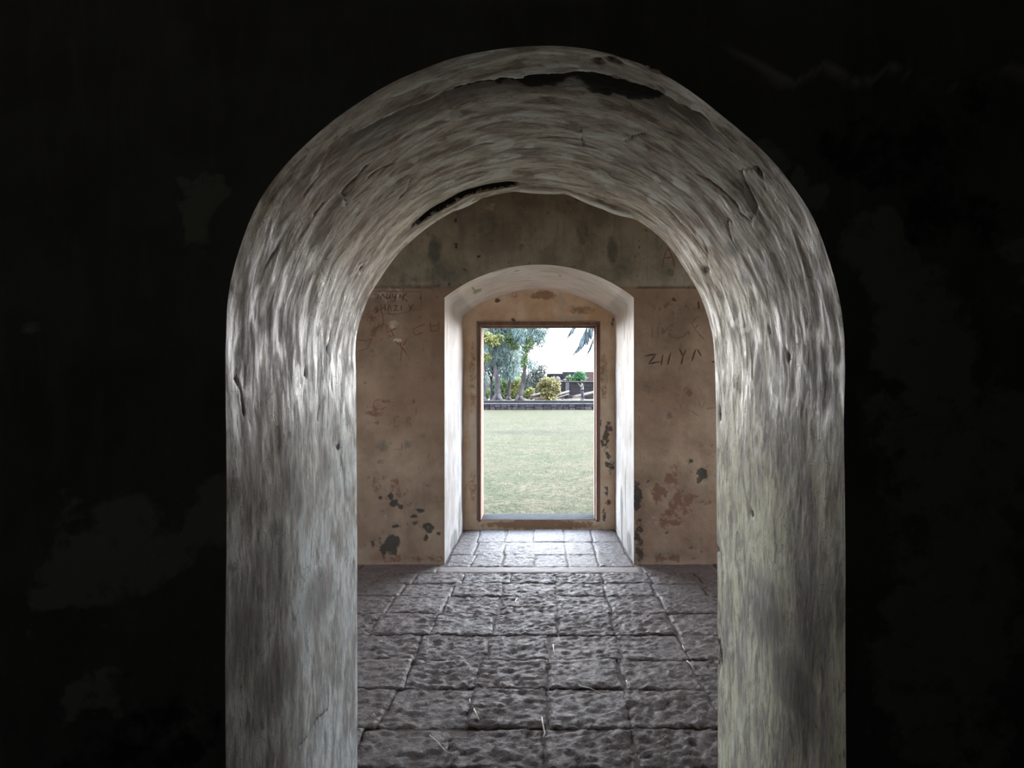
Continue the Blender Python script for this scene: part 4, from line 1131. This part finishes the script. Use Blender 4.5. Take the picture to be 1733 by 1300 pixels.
GT = 'trees on the terrace'
# thick pale trunk leaning left
d = 69.0
tree('casuarina_tree', 'thick pale grey tree with flared roots, leaning left', gp(842, d), [gp(842, d), Q(842, 662, d), Q(841, 640, d), Q(838, 622, d), Q(832, 603, d), Q(825, 590, d), Q(818, 570, d), Q(812, 530, d)],
     [.34, .25, .20, .18, .16, .14, .12, .08],
     [([Q(838, 622, d), Q(846, 600, d + .5), Q(852, 575, d + .5), Q(856, 545, d)], .10, .04), ([Q(832, 603, d), Q(822, 600, d - 1), Q(812, 590, d - 1)], .07, .03), ([Q(825, 590, d), Q(835, 572, d + 1), Q(840, 540, d + 1)], .08, .03)],
     [('foliage', [bl(826, 566, d, 16, 14), bl(846, 575, d, 18, 20), bl(820, 540, d, 24, 18), bl(850, 540, d, 26, 22), bl(835, 600, d, 14, 14), bl(838, 515, d, 30, 20)], 5200, .50, .055, M['needle'], 0.9, 0.6),
      ('young_leaves', [bl(824, 572, d - 1.5, 10, 9), bl(834, 577, d - 1.5, 11, 7), bl(823, 605, d - 1.5, 6, 6), bl(846, 572, d - 1.5, 6, 4)], 620, .26, .17, M['yellowleaf'], 0.2, 0.8)], M['barkpale'], GT)
# thin forked dark trunk
d = 70.5
tree('casuarina_tree', 'thin dark forked tree between the two left pale trunks', gp(831.5, d), [gp(831.5, d), Q(831.8, 660, d), Q(831.5, 642, d)], [.11, .095, .085],
     [([Q(831.5, 643, d), Q(828, 632, d), Q(823, 618, d), Q(817, 600, d)], .07, .03), ([Q(831.5, 643, d), Q(834, 632, d), Q(836, 615, d), Q(838, 595, d)], .07, .03)],
     [('foliage', [bl(824, 620, d, 10, 14), bl(836, 612, d, 10, 14), bl(818, 600, d, 10, 14), bl(830, 595, d, 14, 14)], 1900, .45, .05, M['needle'], 1.0, 0.5)], M['bark'], GT)
# pale trunk at the very left
d = 68.0
tree('casuarina_tree', 'pale slender tree at the left edge of the door view', gp(818.5, d), [gp(818.5, d), Q(819.5, 655, d), Q(820, 630, d), Q(816, 600, d), Q(810, 560, d)], [.22, .14, .12, .10, .07],
     [([Q(820, 630, d), Q(825, 612, d), Q(832, 590, d)], .06, .02)],
     [('foliage', [bl(816, 585, d, 14, 20), bl(806, 560, d, 20, 22), bl(822, 640, d, 6, 9)], 1500, .45, .05, M['needle'], 1.0, 0.5)], M['barkpale'], GT)
# straight trunk carrying the blue-green mass
d = 70.0
tree('casuarina_tree', 'straight tree under a blue-green drooping crown, middle of the row', gp(860.5, d), [gp(860.5, d), Q(861.5, 662, d), Q(862.5, 645, d), Q(864, 625, d), Q(867, 600, d), Q(869, 560, d), Q(870, 520, d)], [.22, .16, .15, .13, .11, .09, .06],
     [([Q(862.5, 645, d), Q(857, 636, d), Q(852, 625, d)], .06, .03), ([Q(864, 640, d), Q(869, 630, d), Q(874, 615, d)], .06, .03), ([Q(867, 600, d), Q(858, 585, d), Q(852, 565, d)], .06, .02)],
     [('foliage', [bl(856, 622, d, 15, 16), bl(868, 620, d, 12, 16), bl(862, 602, d, 18, 16), bl(858, 585, d + 1, 16, 16), bl(872, 590, d + 1, 10, 16), bl(868, 555, d, 24, 22), bl(860, 525, d, 30, 20), bl(862, 634, d, 11, 8)], 6400, .48, .05, M['needle'], 1.2, 0.45),
      ('ivy_leaves', [bl(866, 572, d - 1.6, 7, 7), bl(872, 586, d - 1.6, 6, 4), bl(880, 570, d - 1.6, 7, 9), bl(860, 580, d - 1.6, 5, 5)], 420, .24, .15, M['greenleaf'], 0.3, 0.8)], M['bark'], GT)
# leaning dark trunk with ivy
d = 67.5
tree('casuarina_tree', 'dark trunk leaning right with a climbing plant, rightmost of the row', gp(879.5, d), [gp(879.5, d), Q(882, 662, d), Q(885.5, 645, d), Q(888, 628, d), Q(890, 612, d), Q(891, 596, d), Q(893, 578, d), Q(897, 555, d), Q(901, 520, d)], [.30, .23, .20, .17, .15, .13, .12, .10, .07],
     [([Q(889, 620, d), Q(896, 612, d), Q(903, 606, d)], .05, .02), ([Q(893, 578, d), Q(904, 568, d), Q(915, 560, d), Q(921, 545, d)], .06, .02), ([Q(891, 596, d), Q(882, 585, d), Q(876, 568, d)], .06, .02)],
     [('foliage', [bl(900, 615, d, 8, 9), bl(908, 566, d, 14, 13), bl(917, 572, d, 8, 14), bl(915, 550, d, 18, 18), bl(885, 560, d, 18, 18), bl(896, 530, d, 26, 18), bl(922, 583, d, 4, 8)], 3600, .45, .05, M['needle'], 1.2, 0.5),
      ('ivy_leaves', [bl(889, 606, d - .3, 2.5, 7), bl(891, 590, d - .3, 2.5, 6), bl(896, 582, d - .3, 4, 5), bl(886, 616, d - .3, 3, 4), bl(895, 570, d - .3, 4, 6)], 330, .24, .16, M['greenleaf'], 0.2, 0.8)], M['bark'], GT)

# hazy tree further back, filling the gap between the two right trunks
d = 92.0
tree('broad_tree', 'pale hazy broad tree far behind the row of trunks', gp(878, d), [gp(878, d), Q(877, 650, d), Q(876, 620, d), Q(880, 580, d)], [.25, .2, .17, .1],
     [([Q(876, 630, d), Q(862, 605, d), Q(850, 585, d)], .1, .04), ([Q(876, 620, d), Q(890, 600, d), Q(900, 585, d)], .1, .04)],
     [('foliage', [bl(868, 615, d, 22, 26), bl(885, 625, d, 14, 22), bl(848, 620, d, 18, 22), bl(832, 615, d, 16, 22), bl(870, 580, d, 30, 24), bl(840, 575, d, 26, 24), bl(893, 600, d, 10, 16), bl(900, 575, d, 16, 14)], 4200, .5, .12, M['haze'], 0.6, 0.6)], M['barkpale'], GT)

def shrub(name, label, px0, d, blobs, n, ln, wd, mat, stems, droop=0.0, group='shrubs on the terrace'):
    base = gp(px0, d)
    root = tag(empty(name, base), label, 'shrub', group)
    o = Vector(base)
    mb = MB()
    for s in stems:
        mb.tube([Vector((random.uniform(-.08, .08), 0, -0.03)), (Q(px0 + s[0] * .4, s[1] * .5 + 675 * .5, d) - o), (Q(px0 + s[0], s[1], d) - o)], [.04, .03, .015], 5)
    mb.build('stems', M['bark'], root, True)
    leaves('foliage', blobs, n, ln, wd, mat, root, droop, 0.8)
    return root
d = 76
shrub('shrub', 'round mid green shrub between the thick pale trunk and middle trunk', 851, d, [bl(851, 660, d, 8, 11), bl(848, 670, d, 7, 6), bl(854, 648, d, 7, 8), bl(857, 668, d, 6, 7)], 1500, .20, .14, M['greenleaf'], [(-3, 660), (3, 655), (0, 645)])
shrub('shrub', 'yellowish green shrub behind the gap left of leaning trunk', 872, d, [bl(872, 662, d, 9, 10), bl(876, 648, d, 8, 9), bl(870, 652, d, 7, 8), bl(879, 660, d, 6, 10), bl(871, 671, d, 8, 5)], 1800, .20, .14, M['yellowleaf'], [(-3, 660), (3, 655), (0, 645)])
shrub('shrub', 'low light green shrub just right of the leaning trunk base', 895, d, [bl(893, 667, d, 6, 7), bl(899, 664, d, 5, 7), bl(897, 671, d, 7, 4)], 900, .18, .13, M['yellowleaf'], [(-2, 662), (2, 660)])
shrub('shrub', 'dark green thicket far behind the trunks', 866, 84, [bl(850, 655, 84, 20, 16), bl(870, 650, 84, 20, 18), bl(886, 655, 84, 14, 18), bl(836, 662, 84, 8, 8)], 4200, .26, .17, M['darkleaf'], [(-6, 655), (5, 650)])
shrub('shrub', 'small pale green plant at the foot of the left trunks', 824, 74, [bl(824, 668, 74, 5, 5), bl(827, 664, 74, 3, 4)], 350, .18, .12, M['greenleaf'], [(0, 666)])
shrub('shrub', 'greyish airy shrub spreading right of the leaning trunk', 902, 78, [bl(900, 640, 78, 10, 14), bl(912, 632, 78, 12, 12), bl(920, 625, 78, 8, 8), bl(905, 620, 78, 9, 10), bl(914, 645, 78, 9, 7), bl(897, 655, 78, 7, 9), bl(908, 655, 78, 6, 7)], 1900, .22, .10, M['twig'], [(-3, 640), (8, 630), (14, 625), (4, 615)], 0.2)
shrub('shrub', 'deep green shrub against the fort wall beneath the airy shrub', 906, 80, [bl(908, 640, 80, 8, 6), bl(914, 637, 80, 6, 5), bl(902, 650, 80, 7, 8)], 900, .22, .15, M['greenleaf'], [(-2, 650), (3, 640)])
d = 68.5
shrub('golden_bush', 'golden yellow bush at the terrace edge, before the logs', 930.5, d, [bl(927, 656, d, 8, 6), bl(936, 657, d, 6, 6), bl(920, 656, d, 6, 5), bl(927, 665, d, 9, 7), bl(932, 671, d, 7, 7), bl(938, 664, d, 5, 4), bl(929, 649, d, 10, 5), bl(917, 652, d, 5, 4), bl(942, 650, d, 4, 4), bl(942, 660, d, 4, 3), bl(935, 646, d, 4, 3), bl(923, 646, d, 4, 3), bl(916, 659, d, 4, 3)], 1300, .32, .24, M['goldleaf'], [(-6, 655), (0, 650), (6, 656)], 0, 'bushes')
# things on top of the middle wall
z_mid = Z_(645.4, D4)
def rock(label, pxx, pyy, d, rx, rz):
    import bmesh
    bm = bmesh.new()
    bmesh.ops.create_icosphere(bm, subdivisions=3, radius=1)
    k = d / FPX
    for v in bm.verts:
        n = 1 + 0.22 * float(fbm(np.array([[v.co.x * 1.5 + pxx, v.co.y * 1.5, v.co.z * 1.5]]), 2, 5)[0])
        v.co = Vector((v.co.x * rx * k * n, v.co.y * rx * k * n, v.co.z * rz * k * n))
    me = bpy.data.meshes.new('boulder'); bm.to_mesh(me); bm.free()
    me.polygons.foreach_set('use_smooth', np.ones(len(me.polygons), bool))
    me.materials.append(M['rock'])
    tag(obj('boulder', me, None, Q(pxx, pyy, d)), label, 'boulder', 'boulders on the terrace wall')
rock('round pale boulder on the grey terrace wall, above the golden bush', 944, 641.5, 83.0, 4.2, 4.6)
rock('squat pale boulder beside the leafy plant on the terrace wall', 957, 643.5, 83.0, 4.2, 2.6)
rock('small pale stone right of the round boulder', 949.5, 644.8, 83.0, 3.0, 1.3)
rock('small pale stone left of the round boulder', 936, 643.5, 83.0, 2.0, 2.0)
def topplant(name, label, px0, blobs, n, ln, wd, mat, d, droop):
    root = tag(empty(name, (X_(px0, d), d, z_mid)), label, 'plant', 'plants on the terrace wall')
    MB().tube([(0, 0, -0.05), (0, 0, 0.5)], [.05, .03], 6).build('stem', M['bark'], root, True)
    leaves('foliage', blobs, n, ln, wd, mat, root, droop, 0.9)
topplant('leafy_plant', 'bright green leafy plant on the terrace wall', 981, [bl(981, 637, 83, 6, 7), bl(977, 640, 83, 4, 5), bl(985, 640, 83, 4, 5)], 700, .42, .10, M['brightleaf'], 83, 0.5)
topplant('leafy_plant', 'low grey-green plant left of the bright green plant', 966, [bl(965, 642, 83, 5, 3), bl(970, 643, 83, 5, 3), bl(963, 640, 83, 3, 3)], 400, .24, .12, M['greenleaf'], 83, 0.2)

# logs and timbers lying behind the bush
def log(label, a, b, r, rest=None, n=10, name='log'):
    a, b = Vector(a), Vector(b)
    mid = (a + b) / 2
    root = tag(empty(name, mid), label, 'log', 'logs behind the golden bush')
    pts = [a + (b - a) * t - mid for t in (0, .25, .5, .75, 1)]
    body_ = MB().tube(pts, [r * 1.05, r, r * 1.03, r * .97, r * .95], n, True, 0.03).build('log_body', M['log'], root, True)
    e = (b - a).normalized()
    MB().tube([pts[0] - e * .012, pts[0] + e * .01], r * 0.93, n).build('log_end', M['logend'], body_)
    MB().tube([pts[-1] - e * .01, pts[-1] + e * .012], r * 0.85, n).build('log_end', M['logend'], body_)
    return root
log('pale log rising right from behind the golden bush', Q(935, 671, 74), Q(962.5, 662.6, 79), 0.125)
log('thick pale log with a sawn end, right of the other logs', Q(971.5, 672, 74), Q(1012, 662.5, 79), 0.15)
log('grey log left of the golden bush', Q(899, 670, 74), Q(920, 664.5, 79), 0.11)
log('thin pole under the rising pale log', Q(936, 675, 73), Q(963, 667.4, 78), 0.05)
log('thin pale pole lying in front of the sawn log', Q(944, 678, 69.5), Q(983, 673.3, 73), 0.05)
def timber(label, a, b, h, mat):
    a, b = Vector(a), Vector(b)
    root = tag(empty('timber', (a + b) / 2), label, 'timber', 'timbers on the terrace')
    o = root.location
    MB().box((a.x - o.x, -0.15, -h), (b.x - o.x, 0.15, h), 0.004, 0.01).build('beam', mat, root)
    for t in (0.15, 0.85):
        xx = (a.x + (b.x - a.x) * t) - o.x
        MB().box((xx - .1, -.12, TZ - o.z - 0.01), (xx + .1, .12, -h + 0.002)).build('bearer', M['kerb'], root)
timber('red-brown beam lying left of the golden bush', Q(905, 676.3, 70), Q(926, 676.3, 70), 0.055, M['timber'])
timber('pale beam lying above the red-brown beam', Q(895, 674.0, 71.5), Q(924, 673.6, 71.5), 0.05, M['log'])
timber('long pale beam right of the golden bush', Q(936, 674.6, 71.5), Q(955, 674.6, 71.5), 0.04, M['log'])
# dark stone rests that carry the logs
for (pa, pb, dd, zt, lab) in ((955, 962, 78, 667.8, 'dark stone block propping the rising pale log'), (990, 1004, 76.5, 670.2, 'dark stone block under the sawn log'), (911, 919, 77, 668.6, 'dark stone block under the grey log left of the bush'), (944, 970, 80.5, 669.5, 'long dark stone ledge at the foot of the terrace wall')):
    o = MB().box((X_(pa, dd), dd - .25, TZ - .02), (X_(pb, dd), dd + .25, Z_(zt, dd)), 0.02, 0.03).build('stone_block', M['kerb'])
    tag(o, lab, 'stone block', 'stone blocks on the terrace')

# palm standing right of the door axis; its fronds hang into view
pd = 30.0
palm = tag(empty('palm_tree', (3.9, pd, LAWN)), 'palm with dark fronds hanging into the upper right of the door view', 'tree')
MB().tube([(0, 0, -0.1), (0.05, 0, 2), (-0.05, 0, 4), (0, 0, 5.6)], [.20, .15, .14, .13], 12, True, 0.05).build('trunk', M['bark'], palm, True)
def frond(az, length, rise, sag, nleaf=70, path=None):
    d0 = Vector((math.cos(az), math.sin(az), 0))
    sp = []
    if path:
        pp = [Vector((0, 0, 5.6))] + [Vector(p) - palm.location for p in path]
        for i in range(15):
            k = i / 14 * (len(pp) - 1); i0 = min(int(k), len(pp) - 2)
            sp.append(pp[i0].lerp(pp[i0 + 1], k - i0))
    for i in range(0 if path else 15):
        t = i / 14
        sp.append(Vector((0, 0, 5.6)) + d0 * length * (t * (1 - 0.28 * t * t)) + Vector((0, 0, rise * t - sag * t * t)))
    rib = MB().tube(sp, [0.035 * (1 - .85 * i / 14) + .004 for i in range(15)], 5)
    cs, ds, ln = [], [], []
    for i in range(nleaf):
        t = 0.12 + 0.88 * i / (nleaf - 1)
        k = t * 14; i0 = min(int(k), 13); p = sp[i0].lerp(sp[i0 + 1], k - i0)
        tg = (sp[i0 + 1] - sp[i0]).normalized()
        sd = tg.cross(Vector((0, 0, 1))).normalized()
        for s in (-1, 1):
            cs.append(p); ds.append(tg * 0.8 + sd * s * 0.55 + Vector((random.uniform(-.1, .1), random.uniform(-.1, .1), -0.75)))
            ln.append((0.75 * math.sin(math.pi * min(t * .9 + .08, 1)) + .12) * random.uniform(.8, 1.15))
    n = len(cs)
    me = leaf_mesh('frond', np.array(cs), np.array(ds), np.array(ln), np.full(n, 0.055), M['palm'], RNG.random(n))
    rib.build('frond_rib', M['bark'], obj('frond', me, palm), True)
for az, L, ri, sa in ((2.0, 2.8, 1.4, 2.4), (1.2, 2.7, 1.3, 2.3), (0.3, 2.8, 1.2, 2.4), (-0.5, 2.8, 1.1, 2.4), (-1.3, 2.8, 1.3, 2.4), (-2.1, 2.6, 1.2, 2.4), (2.6, 2.6, 1.8, 1.4)):
    frond(az, L, ri, sa)
frond(0, 0, 0, 0, 150, [Q(1045, 470, pd), Q(1016, 500, pd - .6), Q(998, 545, pd - .9), Q(986, 568, pd - 1), Q(978, 590, pd - 1)])
frond(0, 0, 0, 0, 150, [Q(1052, 478, pd), Q(1022, 505, pd - .3), Q(1003, 548, pd - .5), Q(990, 572, pd - .6), Q(972, 596, pd - .7)])
frond(0, 0, 0, 0, 90, [Q(1050, 462, pd), Q(1015, 478, pd + .3), Q(988, 516, pd + .5), Q(974, 546, pd + .6), Q(961, 568, pd + .6)])
frond(0, 0, 0, 0, 80, [Q(1060, 480, pd), Q(1040, 510, pd + .3), Q(1018, 545, pd + .5), Q(1005, 570, pd + .6), Q(994, 598, pd + .6)])

# ------------------------------------------------------------------ the person on the terrace, photographing to the left
M['skin'] = mat_simple('skin', (0.01677, 0.01062, 0.007826), (0.02012, 0.01286, 0.009503), 6, 0.6, 0.3, 0.0)
M['shirt'] = mat_simple('pale_shirt', (0.03913, 0.03689, 0.03354), (0.05478, 0.05255, 0.04807), 6, 0.9, 0.1)
M['trouser'] = mat_simple('violet_trousers', (0.01324, 0.01084, 0.01926), (0.02047, 0.01686, 0.0289), 6, 0.9, 0.1)
M['hair'] = mat_simple('dark_hair', (0.002408, 0.002107, 0.002408), (0.004816, 0.004214, 0.004214), 20, 0.6, 0.3)
M['hat'] = mat_simple('white_hat', (0.04752, 0.04752, 0.04752), (0.0559, 0.0559, 0.0559), 6, 0.9, 0.1)
M['phone'] = mat_simple('dark_phone', (0.007224, 0.003612, 0.00602), (0.01204, 0.00602, 0.008428), 6, 0.4, 0.5)
pdp = 68.6
pb = (X_(985.5, pdp), pdp, TZ)
person = tag(empty('person', pb), 'person in pale shirt, white hat and violet trousers photographing to the left', 'person')
def skin(name, joints, edges, mat, root_i=0, sub=2):
    me = bpy.data.meshes.new(name)
    me.from_pydata([j[:3] for j in joints], edges, [])
    me.update()
    me.materials.append(mat)
    o = obj(name, me, person)
    md = o.modifiers.new('skin', 'SKIN'); md.use_smooth_shade = True
    sv = me.skin_vertices[0].data
    for i, j in enumerate(joints):
        sv[i].radius = (j[3], j[4] if len(j) > 4 else j[3])
        sv[i].use_root = (i == root_i)
    s = o.modifiers.new('sub', 'SUBSURF'); s.levels = s.render_levels = sub
    return o
# faces -x; y is across the body
J = [(0, 0, .92, .13, .15), (0, 0, 1.10, .11, .14), (-.01, 0, 1.28, .12, .17), (-.02, 0, 1.42, .075, .12), (-.03, 0, 1.50, .05), (-.05, 0, 1.58, .075, .07), (-.05, 0, 1.66, .085, .075), (-.045, 0, 1.73, .06, .055),
     (-.02, .17, 1.40, .05), (-.12, .25, 1.18, .042), (-.30, .14, 1.40, .033), (-.34, .10, 1.48, .03), (-.02, -.17, 1.40, .05), (-.12, -.25, 1.18, .042), (-.30, -.12, 1.40, .033), (-.34, -.08, 1.48, .03),
     (0, .10, .84, .095), (-.03, .11, .48, .065), (.02, .11, .09, .045), (-.12, .11, .04, .04), (0, -.10, .84, .095), (.05, -.11, .48, .065), (.12, -.11, .10, .045), (-.02, -.11, .04, .04)]
E = [(0, 1), (1, 2), (2, 3), (3, 4), (4, 5), (5, 6), (6, 7), (3, 8), (8, 9), (9, 10), (10, 11), (3, 12), (12, 13), (13, 14), (14, 15), (0, 16), (16, 17), (17, 18), (18, 19), (0, 20), (20, 21), (21, 22), (22, 23)]
body = skin('body', J, E, M['skin'])
for s in (1, -1):
    for k in range(5):
        a = -0.5 + 0.22 * k
        fb = Vector((-.345, s * (.09 + .0), 1.49))
        L = (.055, .075, .08, .075, .06)[k]
        MB().tube([fb + Vector((0, 0, -.02 + .012 * k)), fb + Vector((-L * .5, -s * .02, -.03 + .02 * k)), fb + Vector((-L, -s * .045, -.025 + .018 * k))], [.010, .009, .007], 6).build('finger', M['skin'], body, True)
g = 0.018
up_ = lambda j, e: (j[0], j[1], j[2], j[3] + e, (j[4] if len(j) > 4 else j[3]) + e)
JS = [up_(J[0], g), up_(J[1], g + .01), up_(J[2], g), up_(J[3], g * .6), up_(J[8], g), up_(J[9], g), (-.20, .20, 1.28, .05), up_(J[12], g), up_(J[13], g), (-.20, -.19, 1.28, .05), (.0, 0, .62, .17, .22)]
skin('shirt', JS, [(0, 1), (1, 2), (2, 3), (3, 4), (4, 5), (5, 6), (3, 7), (7, 8), (8, 9), (0, 10)], M['shirt'])
JT = [up_(J[0], g * .5), up_(J[16], g), up_(J[17], g * 1.4), (.02, .11, .14, .075), up_(J[20], g), up_(J[21], g * 1.4), (.11, -.11, .15, .075)]
skin('trousers', JT, [(0, 1), (1, 2), (2, 3), (0, 4), (4, 5), (5, 6)], M['trouser'])
MB().tube([(.0, 0, 1.56), (.035, 0, 1.62), (.03, 0, 1.70)], [.05, .075, .07], 10).build('hair', M['hair'], person, True)
MB().tube([(-.045, 0, 1.715), (-.045, 0, 1.725)], [.155, .15], 16).tube([(-.045, 0, 1.72), (-.045, 0, 1.78), (-.04, 0, 1.815)], [.092, .088, .05], 14).build('hat', M['hat'], person, True)
MB().tube([(-.13, 0, 1.635), (-.15, 0, 1.62)], [.012, .015], 6).build('nose', M['skin'], body, True)
for s in (1, -1):
    MB().tube([(-.122, s * .032, 1.655), (-.132, s * .032, 1.655)], [.012, .008], 8).build('eye', M['hair'], body, True)
    MB().tube([(-.05, s * .075, 1.66), (-.045, s * .095, 1.645)], [.022, .014], 8).build('ear', M['skin'], body, True)
    MB().tube([(.02 if s > 0 else .12, s * .11, .05), (-.06 if s > 0 else .04, s * .11, .045), (-.16 if s > 0 else -.06, s * .11, .03)], [.05, .05, .035], 8).build('shoe', M['hair'], person, True)
MB().tube([(-.128, -.02, 1.575), (-.131, 0, 1.572), (-.128, .02, 1.575)], [.006, .008, .006], 6).build('mouth', M['timber'], body, True)
phone = MB().box((-.006, -.085, -.045), (.006, .085, .045), 0, .004).build('phone', M['phone'], None, False, Vector(pb) + Vector((-.385, 0, 1.50)))
tag(phone, 'dark phone held up in both hands by the person', 'phone')
